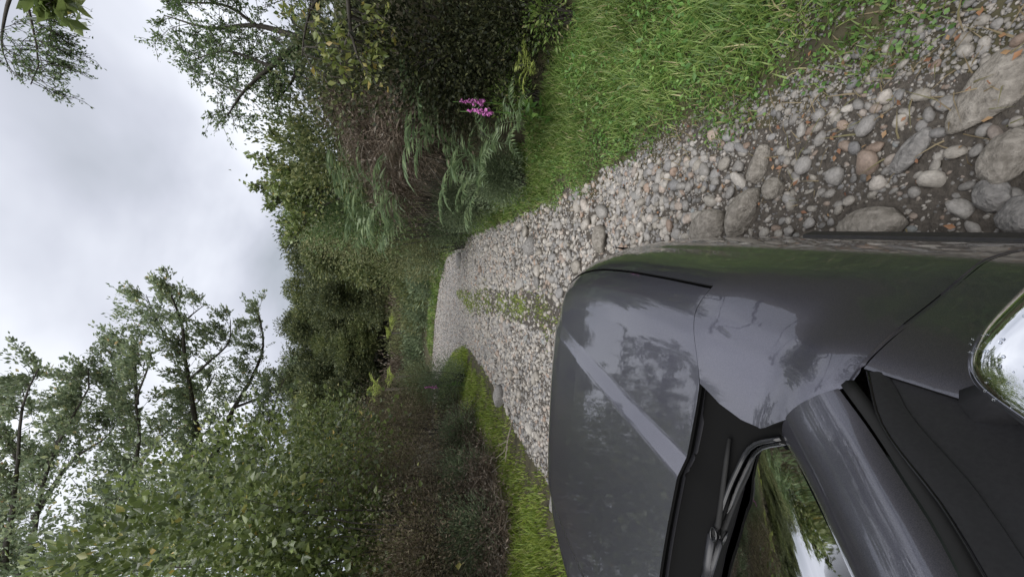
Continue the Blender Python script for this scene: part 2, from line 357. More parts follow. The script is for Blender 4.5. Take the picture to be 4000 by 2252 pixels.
# boulders: pixel centre, half sizes along track / across / height, colour
BO = [('big flat pale boulder sunk in the gravel nearest the grass, close to the car', (3860, 370), (0.13, 0.075, 0.028), 0.95, m_boulder, 0.006),
      ('rounded pale grey boulder beside the car, by the large flat sunken one', (3925, 625), (0.06, 0.085, 0.05), 0.1, m_boulder, 0.02),
      ('dark grey egg shaped boulder next to the car door', (3870, 755), (0.045, 0.055, 0.045), 0.4, m_boulder_grey, 0.02),
      ('grey boulder cut by the edge of the picture, alongside the car', (4000, 835), (0.07, 0.06, 0.05), 0.0, m_boulder_grey, 0.02),
      ('long tan boulder lying tight against the car sill', (3400, 880), (0.13, 0.075, 0.06), 0.1, m_boulder, 0.03),
      ('tall pale oval boulder beside the front wheel arch', (2890, 830), (0.065, 0.135, 0.085), -0.35, m_boulder, 0.04),
      ('tan boulder half hidden by the front wheel arch of the car', (2760, 895), (0.12, 0.11, 0.085), 0.1, m_boulder, 0.04),
      ('small brown tinted boulder standing on the gravel ahead of the bumper corner', (2335, 930), (0.10, 0.13, 0.09), 0.2, m_boulder, 0.05),
      ('white oblong stone on the grass just beyond the bonnet', (2164, 1960), (0.07, 0.13, 0.085), 0.2, m_boulder_grey, 0.08),
      ('grey boulder at the grassy edge of the far side of the track', (1950, 1545), (0.14, 0.23, 0.13), 0.1, m_boulder_grey, 0.06),
      ('round dark boulder out on the gravel beside the verge', (2066, 957), (0.13, 0.13, 0.12), 0.0, m_boulder_grey, 0.06),
      ('pale boulder at the far bend where gravel meets grass', (1792, 1018), (0.17, 0.30, 0.16), 0.0, m_boulder_grey, 0.08),
      ('flat grey slab stone near the grass edge beside the car', (3560, 590), (0.04, 0.085, 0.03), -0.6, m_boulder_grey, 0.01),
      ('upright pale rock chip at the grass edge ahead of the car', (2960, 640), (0.05, 0.10, 0.04), -0.3, m_boulder, 0.02),
      ('brownish rounded boulder in the gravel by the front wheel', (3020, 735), (0.055, 0.06, 0.05), 0.3, m_boulder, 0.02)]
bproto = stone_protos(3, 5, 21)
for i, (lab, px, hs, rz, mat, zc) in enumerate(BO):
    p = atz(px[0], px[1], zc); V, Fc = bproto[i % 5]
    rng = np.random.default_rng(100 + i)
    V = V * np.array([hs[1], hs[0], hs[2]]) * (1 + 0.03 * np.sin(V @ unit(rng.normal(size=3)) * 9))[:, None]
    o = obj('boulder', mesh('boulder', V, [Fc], mat), loc=(p[0], p[1], gz(p[0], p[1]) + zc * 0.7), rot=(0, 0, rz))
    tag(o, lab, 'boulder', 'boulders along the track'); BIG.append((p[0], p[1], max(hs[0], hs[1]) * 0.95))
make_gravel()
# the 300 cobbles that show largest, each a piece of the track
rng = np.random.default_rng(5)
cob = [mesh('stone', V, [Fc], m_stone) for V, Fc in stone_protos(2, 8, 31)]
put = []
tries = 0
while len(put) < 300 and tries < 20000:
    tries += 1
    if len(put) < 110: y = rng.uniform(0.6, 3.4); x = rng.uniform(-0.05, 0.62); s = rng.uniform(0.02, 0.05)
    else: y = 2.0 + 9.0 * rng.uniform() ** 1.3; x = rng.uniform(xl(y), xr(y)); s = rng.uniform(0.045, 0.085) * (1 + 0.02 * y)
    if under_car(x, y) or strip_d(x, y) < 0.9 or x > xr(y) + 0.02: continue
    if any((x - a) ** 2 + (y - b) ** 2 < (s + c) ** 2 * 0.9 for a, b, c in put + BIG): continue
    put.append((x, y, s))
for i, (x, y, s) in enumerate(put):
    obj('stone', cob[i % 8], track, (x, y, gz(x, y) + s * 0.28), (rng.normal(0, .2), rng.normal(0, .2), rng.uniform(0, 6.28)),
        (s * rng.uniform(.9, 1.3), s * rng.uniform(.65, .9), s * rng.uniform(.5, .8)))

# ------------------------------------------------------------------ the car
def paintmat():
    m, t, o = newmat('car_paint'); p = N(t, 'ShaderNodeBsdfPrincipled', i_Roughness=0.40, i_Metallic=0.88)
    p.inputs['Coat Weight'].default_value = 1.0; p.inputs['Coat Roughness'].default_value = 0.03; p.inputs['Coat IOR'].default_value = 1.8
    tx = N(t, 'ShaderNodeTexCoord'); ns = N(t, 'ShaderNodeTexNoise', i_Scale=900.0, i_Detail=2.0); t.links.new(tx.outputs['Object'], ns.inputs['Vector'])
    r = ramp(t, [(0.35, (0.118, 0.116, 0.145)), (0.7, (0.185, 0.182, 0.222))]); t.links.new(ns.outputs[0], r.inputs[0]); t.links.new(r.outputs[0], p.inputs['Base Color'])
    n2 = N(t, 'ShaderNodeTexNoise', i_Scale=14.0, i_Detail=4.0); t.links.new(tx.outputs['Object'], n2.inputs['Vector'])
    b = N(t, 'ShaderNodeBump', i_Strength=0.035, i_Distance=0.01); t.links.new(n2.outputs[0], b.inputs['Height']); t.links.new(b.outputs[0], p.inputs['Coat Normal'])
    t.links.new(p.outputs[0], o.inputs[0]); return m
m_paint = paintmat()
m_black = plain('black_plastic', (0.016, 0.016, 0.018), 0.5, spec=0.4, noise=(0.024, 0.024, 0.026), nscale=200.0)
m_gloss = plain('gloss_black', (0.008, 0.008, 0.009), 0.12, spec=0.5)
m_cowl = plain('cowl_plastic', (0.018, 0.018, 0.021), 0.34, spec=0.5, noise=(0.026, 0.026, 0.03), nscale=120.0)
m_rubber = plain('rubber', (0.012, 0.012, 0.012), 0.75, spec=0.3)
m_inner = plain('inner_shell', (0.006, 0.006, 0.006), 0.9, spec=0.1)
m_clad = plain('cladding', (0.022, 0.022, 0.024), 0.6, spec=0.3, noise=(0.04, 0.038, 0.035), nscale=80.0)
m_rim = plain('alloy', (0.45, 0.45, 0.46), 0.3, metal=1.0)
m_dash = plain('dashboard', (0.03, 0.032, 0.032), 0.8, noise=(0.045, 0.047, 0.046), nscale=60.0)
m_pale_card = plain('paper_label', (0.35, 0.55, 0.48), 0.6, noise=(0.55, 0.70, 0.62), nscale=40.0)  # colours the paper label and the painted reflection streak
m_lens = plain('lamp_lens', (0.42, 0.44, 0.42), 0.08, spec=0.8, coat=1.0)
m_redlens = plain('tail_lens', (0.35, 0.01, 0.01), 0.1, spec=0.7)
m_chrome = plain('bright_metal', (0.92, 0.93, 0.95), 0.03, metal=1.0)
def glassmat(name, tint, ior=1.5):
    m, t, o = newmat(name); tr = N(t, 'ShaderNodeBsdfTransparent'); tr.inputs[0].default_value = (*tint, 1)
    g = N(t, 'ShaderNodeBsdfGlossy', i_Roughness=0.02); fr = N(t, 'ShaderNodeFresnel', i_IOR=ior); ms = N(t, 'ShaderNodeMixShader')
    t.links.new(fr.outputs[0], ms.inputs[0]); t.links.new(tr.outputs[0], ms.inputs[1]); t.links.new(g.outputs[0], ms.inputs[2]); t.links.new(ms.outputs[0], o.inputs[0]); return m
m_glass = glassmat('windscreen_glass', (0.50, 0.60, 0.54), 1.33); m_sideglass = glassmat('side_glass', (0.16, 0.18, 0.18))

CX = -0.96
car = thing('car', 'dark metallic grey car standing on the gravel track, only bonnet and front corner in view', 'car', (CX, 0, 0))
def part(name, me, parent=None):
    o = obj(name, me); o.parent = parent or car
    if parent is None or parent is car: o.location = (-CX, 0, 0)
    return o
def spline(P, n):
    P = np.asarray(P, float); k = len(P); d = np.concatenate([[0], np.cumsum(np.linalg.norm(np.diff(P, axis=0), axis=1))])
    t = np.linspace(0, d[-1], n); res = np.empty((n, P.shape[1]))
    mT = np.gradient(P, d, axis=0)
    i = np.clip(np.searchsorted(d, t) - 1, 0, k - 2); h = d[i + 1] - d[i]; u = ((t - d[i]) / h)[:, None]; h = h[:, None]
    return (2*u**3-3*u**2+1)*P[i] + (u**3-2*u**2+u)*h*mT[i] + (-2*u**3+3*u**2)*P[i+1] + (u**3-u**2)*h*mT[i+1]

OUT = [(CX, 2.37), (-0.70, 2.365), (-0.48, 2.34), (-0.31, 2.285), (-0.18, 2.17), (-0.085, 1.98), (-0.03, 1.75), (0.0, 1.45), (0.01, 1.15), (0.012, 0.88)]
front = spline(OUT, 120)                                    # outermost plan line, nose to the bonnet's rear corner
side_y = np.concatenate([np.linspace(0.88, 0.47, 22)[1:], np.linspace(0.47, -2.0, 60)[1:]])
side = np.stack([np.interp(side_y, [-2.0, -1.5, -0.5, 0.5, 0.88], [-0.06, -0.005, 0.012, 0.012, 0.012]), side_y], -1)
plan = np.concatenate([front, side]); NF = len(front); ND = NF + 21
tg = unit(np.gradient(plan, axis=0)); inw = np.stack([tg[:, 1], -tg[:, 0]], -1)       # inward normal
inw[NF - 3:] = (-1, 0); inw[0] = (0, -1)
def zt(x, y):
    base = np.interp(y, [-2.5, 0.2, 0.5, 0.8, 1.2, 1.6, 2.0, 2.2, 2.4], [1.02, 1.04, 1.03, 1.033, 1.005, 0.972, 0.930, 0.902, 0.865])
    q = (x - CX) / 0.92
    tt = (-0.465 - (x + 0.06 * (1.9 - y))) / 0.055
    dome = 0.0165 * (np.clip(tt, 0, 1) + np.clip(tt - 0.1, 0, 1) + np.clip(tt + 0.1, 0, 1)) / 3 * ss((y - 0.6) / 0.2)
    return base + 0.035 * (1 - q * q) + dome
FD = [0, .008, .02, .034, .046, .060, .075, .10, .135, .17, .21, .26, .32, 0.5]
FZ = [.455, .36, .285, .228, .205, .170, .138, .098, .060, .034, .014, .004, 0, 0]
ND_ = [0, .01, .03, .06, .10, .15, .21, .28, .36, .5]
NZ_ = [.36, .27, .19, .135, .095, .064, .040, .020, .007, 0]
DD = [0, .008, .02, .034, .05, .075, .10, .135, .17, .205, .26, .36, .5]; DZ = [.455, .36, .285, .235, .21, .178, .150, .112, .078, .046, .014, 0, 0]
def mono(xs, ys, x):
    xs = np.asarray(xs, float); ys = np.asarray(ys, float); h = np.diff(xs); s = np.diff(ys) / h
    m = np.zeros(len(xs)); m[1:-1] = np.where(s[:-1] * s[1:] > 0, 2 * s[:-1] * s[1:] / (s[:-1] + s[1:] + 1e-12), 0); m[0] = s[0]; m[-1] = 0
    i = np.clip(np.searchsorted(xs, x) - 1, 0, len(xs) - 2); u = (x - xs[i]) / h[i]; u = np.clip(u, 0, 1)
    return (2*u**3-3*u**2+1)*ys[i] + (u**3-2*u**2+u)*h[i]*m[i] + (-2*u**3+3*u**2)*ys[i+1] + (u**3-u**2)*h[i]*m[i+1]
WFV = np.clip(-inw[:, 1], 0, 1) ** 1.5
def lift(y, d): return 0.032 * ss((0.635 - y) / 0.14) * ss((d - 0.07) / 0.12) * (1 - ss((d - 0.38) / 0.06))
def surf(qi, d, xo=None, yo=None):
    """height of the skin at plan point given column index qi and inset d"""
    wf = WFV[qi]
    x = plan[qi, 0] + inw[qi, 0] * d if xo is None else xo
    y = plan[qi, 1] + inw[qi, 1] * d if yo is None else yo
    drop = (1 - wf) * mono(FD, FZ, d) + wf * mono(ND_, NZ_, d)
    k = ss((0.92 - y) / 0.5); drop = (1 - k) * drop + k * mono(DD, DZ, d) - lift(y, d)
    return np.array([x, y, zt(x, y) - drop])
WTX = np.linspace(-2, 0.2, 400); WTY = -0.088 * ss((-0.15 - WTX) / 0.21) * (1 - ss((-0.34 - WTX) / 0.62) * 0.5)
def warp_y(x, y):
    w = np.interp(x, WTX, WTY)
    return y + w * ss(1 - abs(y - 0.88) / 0.34)
SKIRT = [(0.004, 0.53), (0.0, 0.49)]
DS = 0.135; GAP = 0.0028
rows_low = np.unique(np.concatenate([np.linspace(0, 0.05, 9), np.linspace(0.05, DS - GAP, 9)]))
rows_hi = np.concatenate([[DS + GAP], np.linspace(DS + 0.012, 0.32, 16)])
# a plain height function of the plan is simpler and seamless: inset distance to the plan line, blended by direction
fine = spline(OUT, 900); ftg = unit(np.gradient(fine, axis=0)); fin = np.stack([ftg[:, 1], -ftg[:, 0]], -1); fin[0] = (0, -1)
def height(x, y):
    if y <= 0.9: d = np.interp(y, side_y[::-1], side[::-1, 0]) - x; wf = 0.0
    else:
        dd = (fine[:, 0] - x) ** 2 + (fine[:, 1] - y) ** 2; i = int(dd.argmin()); d = math.sqrt(dd[i]); wf = max(-fin[i, 1], 0) ** 1.5
        if x < -0.7: d = 2.366 - y; wf = 1.0
    if y < 0.92:
        k = ss((0.92 - y) / 0.5); return float(zt(x, y) - (1 - k) * mono(FD, FZ, np.array([d]))[0] - k * mono(DD, DZ, np.array([d]))[0] + lift(y, d))
    return float(zt(x, y) - (1 - wf) * mono(FD, FZ, np.array([d]))[0] - wf * mono(ND_, NZ_, np.array([d]))[0])
def mirror(V): W = np.array(V, float); W[..., 0] = 2 * CX - W[..., 0]; return W
def tubes(name, P, r, mat):
    for Q in (P, mirror(P)):
        q = MB(); q.tube(Q, r, 6); part(name, q.me(name, mat))
def both(name, G, mat, solid=0.006, parent=None, labels=None):
    res = []
    for sgn in (1, -1):
        mb = MB(); mb.grid(G if sgn == 1 else mirror(G)[:, ::-1])
        o = part(name, mb.me(name, mat), parent)
        if solid:
            md = o.modifiers.new('thickness', 'SOLIDIFY'); md.thickness = solid; md.offset = -1; o.data.materials.append(m_inner); md.material_offset_rim = 1
            es = o.modifiers.new('edges', 'EDGE_SPLIT'); es.split_angle = math.radians(50)
        res.append(o)
    return res
def hood_grid2():
    """bonnet as a fan: the outer line (nose centre -> rear corner) is one edge; each column runs back along y, squeezed so that no cell folds"""
    offs = np.array([fine[q] + fin[q] * (DS + GAP + 0.035 * max(-fin[q, 1], 0) ** 1.5) for q in range(len(fine))])
    sel = offs[:, 1] >= 0.88 + GAP; offs = offs[sel]
    n = 260; d = np.concatenate([[0], np.cumsum(np.linalg.norm(np.diff(offs, axis=0), axis=1))])
    t = np.linspace(0, d[-1], n); ox = np.interp(t, d, offs[:, 0]); oyv = np.interp(t, d, offs[:, 1])
    # rear edge / centre line as the opposite edge of a Coons-like sheet: rear-edge point for outer index i
    f = t / d[-1]
    rx = CX + (offs[-1, 0] - CX) * np.clip((f - 0.0) / 1.0, 0, 1); ry = np.full(n, 0.88 + GAP)
    m = 170; G = np.zeros((n, m, 3)); u = np.linspace(0, 1, m)
    for i in range(n):
        x = ox[i] + (rx[i] - ox[i]) * u; y = oyv[i] + (ry[i] - oyv[i]) * u
        for k in range(m):
            yw = warp_y(x[k], y[k]); G[i, k] = (x[k], yw, height(x[k], yw))
    return G
Gh = hood_grid2()
hb = MB(); hb.grid(Gh); hb.grid(mirror(Gh)[:, ::-1])
hood = part('bonnet', hb.me('bonnet', m_paint))
bm = bmesh.new(); bm.from_mesh(hood.data); bmesh.ops.remove_doubles(bm, verts=[v for v in bm.verts if abs(v.co.x - CX) < 0.002], dist=0.004); bm.to_mesh(hood.data); bm.free()
md = hood.modifiers.new('thickness', 'SOLIDIFY'); md.thickness = 0.008; md.offset = -1; hood.data.materials.append(m_inner); md.material_offset_rim = 1; md.material_offset = 1; es = hood.modifiers.new('edges', 'EDGE_SPLIT'); es.split_angle = math.radians(38)
# wings, below and behind the bonnet's shut line
def wing_grids():
    G1 = []                                                    # low flank from the nose corner back to the door
    q0 = next(q for q in range(NF) if plan[q, 0] > -0.20)
    for q in range(q0, ND + 1):
        yo = plan[q, 1] + (GAP if q == ND else 0); row = []
        if q == ND: pass
        for d in rows_low:
            x, y = plan[q] + inw[q] * d
            if q == ND: y = 0.47 + GAP
            row.append((x, y, surf(q, d, x, y)[2]))
        low = row[0]; row = [(plan[q, 0] - 0.03, row[0][1], low[2] - 0.10)] + [(plan[q, 0] - 0.004, row[0][1], low[2] - 0.05)] + row
        G1.append(row)
    G2 = []
    cols = list(range(NF - 1, ND + 1))
    XB_Y = [0.46, 0.50, 0.55, 0.62, 0.70, 0.80, 0.88]; XB_X = [-0.205, -0.255, -0.315, -0.362, -0.368, -0.36, -0.338]
    for q in cols:
        y = plan[q, 1]; 
        if q == NF - 1: y = 0.88 - GAP
        if q == ND: y = 0.47 + GAP
        xb = np.interp(y, XB_Y, XB_X); row = []
        x0 = plan[q, 0] - (DS - GAP)
        for s in np.linspace(0, 1, 26):
            x = x0 + (xb - x0) * s; yw = warp_y(x, y)
            row.append((x, yw, height(x, yw)))
        G2.append(row)
    return np.array(G1), np.array(G2)
G1, G2 = wing_grids()
for sgn in (1, -1):
    mb = MB()
    for G in (G1, G2): mb.grid(G if sgn == 1 else mirror(G)[:, ::-1])
    o = part('front_wing', mb.me('front_wing', m_paint))
    bm = bmesh.new(); bm.from_mesh(o.data); bmesh.ops.remove_doubles(bm, verts=bm.verts, dist=0.0015); bmesh.ops.recalc_face_normals(bm, faces=bm.faces); bm.to_mesh(o.data); bm.free()
    md = o.modifiers.new('thickness', 'SOLIDIFY'); md.thickness = 0.006; md.offset = 0; o.data.materials.append(m_inner); md.material_offset_rim = 1; es = o.modifiers.new('edges', 'EDGE_SPLIT'); es.split_angle = math.radians(50)
# dark shell under the shut lines
sh = np.array([[(x, y, height(x, y) - 0.03) for x in np.linspace(CX, -0.06, 40)] for y in np.linspace(0.50, 2.0, 40)])
mb = MB(); mb.grid(sh); mb.grid(mirror(sh)[:, ::-1]); part('inner_shell', mb.me('inner_shell', m_inner))
# doors (front pair and rear pair) share the flank
def door_grid(y0, y1):
    rows = np.concatenate([np.linspace(0, 0.05, 9), np.linspace(0.06, 0.205, 12)]); G = []
    for y in np.linspace(y0, y1, 40):
        px = np.interp(y, side_y[::-1], side[::-1, 0]); r = []
        z0 = height(px - 1e-4, y)
        for dz, ox in ((-0.26, -0.05), (-0.18, -0.02), (-0.1, -0.006), (-0.05, 0.0)): r.append((px + ox, y, z0 + dz))
        for d in rows: r.append((px - d, y, height(px - d, y) if d > 0 else z0))
        G.append(r)
    return np.array(G)
for nm, y0, y1 in (('front_door', 0.47 - GAP, -0.55), ('rear_door', -0.556, -1.35)):
    both(nm, door_grid(y0, y1), m_paint, 0.006)
both('rear_quarter', door_grid(-1.356, -2.0), m_paint, 0.006)
# bumper / nose below the bonnet lip, grille, headlamps
def nose_rows(q, lo, hi, n):
    res = []
    for d in np.linspace(hi, lo, n):
        x, y = plan[q] + inw[q] * d; res.append((x, y, surf(q, d, x, y)[2]))
    return res
qn = next(q for q in range(NF) if plan[q, 0] > -0.20)
qh = next(q for q in range(NF) if plan[q, 0] > -0.52)
Gb = []
for q in range(0, qn + 1):
    p = plan[q]; row = [(*(p + inw[q] * 0.16), 0.24), (*(p + inw[q] * 0.06), 0.27), (*(p + inw[q] * 0.02), 0.36), (*(p + inw[q] * 0.006), 0.46)]
    row += nose_rows(q, 0.055, 0.0, 5); Gb.append(row)
both('front_bumper', np.array(Gb), m_paint, 0)
Gg = np.array([nose_rows(q, DS + 0.035 * WFV[q] - 0.002, 0.058, 8) for q in range(0, qh)]); both('grille', Gg, m_gloss, 0)
Gl = np.array([nose_rows(q, DS + 0.035 * WFV[q] - 0.002, 0.058, 8) for q in range(qh, qn + 1)]); both('headlamp', Gl, m_lens, 0)
mbp = MB(); mbp.box((CX, 2.392, 0.45), (0.18, 0.004, 0.06)); part('number_plate', mbp.me('number_plate', plain('plate_white', (0.7, 0.7, 0.68), 0.4), False))
# black cladding and sill along the flank
Gs = np.array([[(px + o, y, z) for o, z in ((-0.1, 0.22), (-0.01, 0.24), (0.022, 0.33), (0.024, 0.44), (0.012, 0.475), (-0.03, 0.48))] for y in np.linspace(1.08, -1.1, 44) for px in [np.interp(y, side_y[::-1], side[::-1, 0]) if y < 0.88 else 0.012]])
both('sill_cladding', Gs, m_clad, 0.004)
for wy in (1.42, -1.45):                                       # wheel arch lips, wheels
    for sgn in (1, -1):
        th = np.linspace(-0.25, math.pi + 0.25, 26); mb = MB()
        px = -0.05 if wy > 0 else -0.02
        ring = np.array([[(px + ox, wy + r * math.cos(a), max(0.345 + r * math.sin(a), 0.24)) for r, ox in ((0.375, -0.06), (0.378, 0.012), (0.40, 0.018), (0.435, 0.012), (0.44, -0.04))] for a in th])
        if wy > 0: ring[..., 0] -= 0.17 * ss((ring[..., 1] - 1.25) / 0.6)
        mb.grid(ring if sgn == 1 else mirror(ring)[:, ::-1]); part('wheel_arch', mb.me('wheel_arch', m_clad))
        w = part('wheel', None); cxw = -0.13
        prof = [(0.20, -0.09), (0.31, -0.105), (0.335, -0.09), (0.342, -0.05), (0.342, 0.05), (0.335, 0.09), (0.31, 0.105), (0.20, 0.09)]
        T = np.array([[(cxw + o, wy + r * math.cos(a), 0.342 + r * math.sin(a)) for r, o in prof] for a in np.linspace(0, 2 * math.pi, 41)])
        mb = MB(); mb.grid(T if sgn == 1 else mirror(T)[:, ::-1]); obj('tyre', mb.me('tyre', m_rubber), w)
        mb = MB()
        D = np.array([[(cxw + o, wy + r * math.cos(a), 0.342 + r * math.sin(a)) for r, o in ((0.21, 0.09), (0.195, 0.075), (0.185, 0.03))] for a in np.linspace(0, 2 * math.pi, 41)]); mb.grid(D if sgn == 1 else mirror(D)[:, ::-1])
        for s_ in range(5):
            a = s_ * 2 * math.pi / 5 + 0.3; P = np.array([[cxw + 0.075, wy, 0.342], [cxw + 0.07, wy + 0.19 * math.cos(a), 0.342 + 0.19 * math.sin(a)]])
            mb.tube(P if sgn == 1 else mirror(P), [0.04, 0.028], 6)
        obj('rim', mb.me('rim', m_rim), w)
# cowl, windscreen, pillars, roof
RE = [(x, warp_y(x, 0.88 - GAP)) for x in np.linspace(-0.338, CX, 30)]        # rear edge of the bonnet
WB = spline([(-0.372, 0.585, 1.028), (-0.42, 0.645, 1.03), (-0.50, 0.675, 1.034), (-0.62, 0.70, 1.04), (CX, 0.735, 1.05)], 30)
cow = []
for i in range(30):
    a = np.array([RE[i][0], RE[i][1] + 0.02, height(RE[i][0], RE[i][1]) - 0.030]); b = WB[i] - (0, 0, 0.004)
    row = []
    for t_ in np.linspace(0, 1, 12):
        p = a + (b - a) * t_; p[2] += -0.020 * math.sin(math.pi * t_) + 0.006 * math.sin(t_ * 15) * ss(i / 6); row.append(p)
    cow.append(row)
mb = MB(); mb.grid(np.array(cow)); mb.grid(mirror(np.array(cow))[:, ::-1]); cowl = part('cowl_panel', mb.me('cowl_panel', m_cowl))
PL = spline([(-0.365, 0.575, 1.03), (-0.390, 0.47, 1.085), (-0.418, 0.37, 1.145), (-0.447, 0.27, 1.205), (-0.53, -0.05, 1.395), (-0.60, -0.33, 1.53)], 40)     # pillar, glass side
PD = spline([(-0.232, 0.478, 1.058), (-0.262, 0.41, 1.088), (-0.290, 0.34, 1.128), (-0.312, 0.28, 1.165), (-0.335, 0.225, 1.205), (-0.43, -0.04, 1.39), (-0.51, -0.33, 1.52)], 40)   # pillar, door side
Gp = []
for i in range(40):
    a, b = PL[i], PD[i]; n = unit(np.cross(PL[min(i + 1, 39)] - PL[max(i - 1, 0)], b - a)); n = n if n[2] > 0 else -n
    r = []
    for t_ in np.linspace(0, 1, 14):
        r.append(a + (b - a) * t_ + n * 0.030 * math.sin(math.pi * min(t_ * 0.95 + 0.03, 1)) ** 0.8 + np.array([0, 0, -0.006 * (t_ > 0.99)]))
    Gp.append(r)
both('windscreen_pillar', np.array(Gp), m_paint, 0.004)
sealP = PD + (PD - PL) * 0.10 + np.array([0, 0, -0.008]); tubes('door_seal', sealP, 0.011, m_rubber)
# door window frame and side glass
DF0 = PD + unit(PD - PL) * np.linspace(0.026, 0.026, 40)[:, None] + np.array([0.0, 0, -0.004])
beltz = lambda y: 1.045
DF = spline([(-0.195, 0.455, 1.035), *[tuple(DF0[i]) for i in range(3, 40, 6)]], 40)
fr = []
for i in range(40):
    a = DF[i]; b_ = np.array([-0.192, min(a[1], 0.43), 1.012]); w_ = unit(b_ - a) * min(0.04, np.linalg.norm(b_ - a) * 0.6)
    fr.append([a + (-0.006, 0.004, -0.012), a, a + w_ * 0.5 + (0.001, 0, 0.001), a + w_, a + w_ + (-0.004, 0, -0.004)])
fr = np.array(fr)
tubes('door_edge', DF + np.array([0.001, 0.001, 0.001]), 0.0022, m_gloss)
both('door_frame', fr, m_black, 0.003)
edge = fr[:, 4]; Gw = []
for i in range(40):
    a = edge[i]; z = 1.012; b = np.array([-0.192, min(a[1], 0.43), z]); Gw.append([a + (b - a) * t_ for t_ in np.linspace(0, 1, 6)])
bk = np.array([[(-0.192, y, 1.012) if t_ == 0 else (-0.192 - 0.30 * t_ - 0.02 * math.sin(math.pi * t_) * -1, y, 1.04 + 0.48 * t_) for t_ in np.linspace(0, 1, 6)] for y in np.linspace(-0.33, -1.7, 12)])
for sgn in (1, -1):
    mb = MB(); Gw_ = np.array(Gw); sp = 30
    for G in (Gw_[sp:], bk): mb.grid(G if sgn == 1 else mirror(G)[:, ::-1])
    part('side_window', mb.me('side_window', m_sideglass))
    mb = MB(); G = Gw_[:sp + 1] + (0.004, 0, 0.003); mb.grid(G if sgn == 1 else mirror(G)[:, ::-1]); part('mirror_sail', mb.me('mirror_sail', m_black))
belt = np.array([[-0.197, y, 1.010] for y in np.linspace(0.44, -1.75, 20)]); tubes('belt_trim', belt, 0.010, m_rubber)
# windscreen
TOP = spline([tuple(PL[-1] + (0, 0, -0.01)), (-0.72, -0.30, 1.555), (CX, -0.285, 1.565)], 30); gl = []
PLa, PLm, PLb = WB[0], PL[20] - np.array([0, 0, 0.004]), TOP[0]
for i in range(30):
    col = []; f = i / 29
    for t_ in np.linspace(0, 1, 24):
        sd_e = PLa * (1 - t_) * (1 - 2 * t_) + PLm * 4 * t_ * (1 - t_) + PLb * t_ * (2 * t_ - 1)
        cn = WB[-1] * (1 - t_) + TOP[-1] * t_ + np.array([0, 0.03, 0.03]) * math.sin(math.pi * t_)
        g = math.sin(f * math.pi / 2) ** 0.9
        lin = WB[i] * (1 - t_) + TOP[i] * t_
        c00 = (WB[0] * (1 - t_) + TOP[0] * t_) * (1 - f) + (WB[-1] * (1 - t_) + TOP[-1] * t_) * f
        col.append(lin + sd_e * (1 - f) + cn * f - c00 - (0, 0, 0.004))
    gl.append(col)
mb = MB(); mb.grid(np.array(gl)); mb.grid(mirror(np.array(gl))[:, ::-1]); wind = part('windscreen', mb.me('windscreen', m_glass))
wt = WB + np.array([0, 0.004, 0.002]); mb = MB(); mb.tube(wt, 0.006, 6); mb.tube(mirror(wt), 0.006, 6); part('windscreen_trim', mb.me('windscreen_trim', m_gloss))
# black printed border of the windscreen glass, 3 mm behind it
gA = np.array(gl); bd = gA[:, :4] + (0, -0.006, -0.004); bd2 = gA[:4, :] + (-0.003, -0.006, -0.004)
mb = MB(); mb.grid(bd); mb.grid(bd2); mb.grid(mirror(bd)[:, ::-1]); mb.grid(mirror(bd2)[:, ::-1]); part('windscreen_border', mb.me('windscreen_border', m_inner))
# dashboard and cabin inside
ds = np.array([[(x, y, 0.985 - 0.05 * max(0, (0.30 - y)) - 0.02 * ((x - CX) / 0.6) ** 2) for x in np.linspace(-0.34, 2 * CX + 0.34, 12)] for y in (0.66, 0.5, 0.35, 0.2, 0.12)])
mb = MB(); mb.grid(ds); mb.box((CX, 0.10, 0.80), (0.55, 0.02, 0.17)); part('dashboard', mb.me('dashboard', m_dash, False))
mb = MB(); mb.box((CX, -0.7, 0.62), (0.78, 1.1, 0.03)); mb.box((-0.60, -0.55, 0.9), (0.24, 0.09, 0.33)); mb.box((-1.24, -0.55, 0.9), (0.24, 0.09, 0.33)); part('seats', mb.me('seats', m_dash, False))
th = np.linspace(0, 2 * math.pi, 33); mb = MB(); mb.tube(np.stack([-0.60 + 0.18 * np.cos(th), 0.02 + 0.07 * np.sin(th), 1.0 + 0.16 * np.sin(th)], -1), 0.014, 8, False); part('steering_wheel', mb.me('steering_wheel', m_dash))
rf = np.array([[(x, y, 1.565 + 0.05 * (1 - ((x - CX) / 0.45) ** 2) - 0.05 * ((y + 1.1) / 0.85) ** 2 * 0.7) for x in np.linspace(-0.50, 2 * CX + 0.50, 16)] for y in np.linspace(-0.30, -1.95, 16)])
mb = MB(); mb.grid(rf); rr = rf[-1]; back = np.array([rr, rr + (0, -0.18, -0.25), rr + (0, -0.27, -0.52), rr + (0, -0.3, -0.9), rr + (0, -0.24, -1.3)]); part('roof', mb.me('roof', m_paint))
mb = MB(); bb = np.array([[(x * 1.0, 0, 0) for x in (0, 1)]]);
for k, nm, mt in ((0, 'rear_window', m_sideglass), (2, 'tailgate', m_paint)):
    q = MB(); w0 = 1.0 if k == 0 else 1.65; b_ = back[k:k + 3].copy(); b_[..., 0] = CX + (b_[..., 0] - CX) * np.array([1.0, 1.25, 1.6])[:, None] if k == 0 else CX + (b_[..., 0] - CX) * np.array([1.6, 2.05, 1.9])[:, None]
    q.grid(b_); part(nm, q.me(nm, mt))
for sx in (-0.30, 2 * CX + 0.30):
    q = MB(); q.box((sx, -2.21, 0.98), (0.12, 0.03, 0.07)); part('tail_lamp', q.me('tail_lamp', m_redlens, False))
for y in (-0.56, -1.36):
    P = np.array([(-0.188, y, 1.05), (-0.36, y - 0.01, 1.32), (-0.505, y - 0.03, 1.54)]); tubes('window_pillar', P, 0.035, m_black)
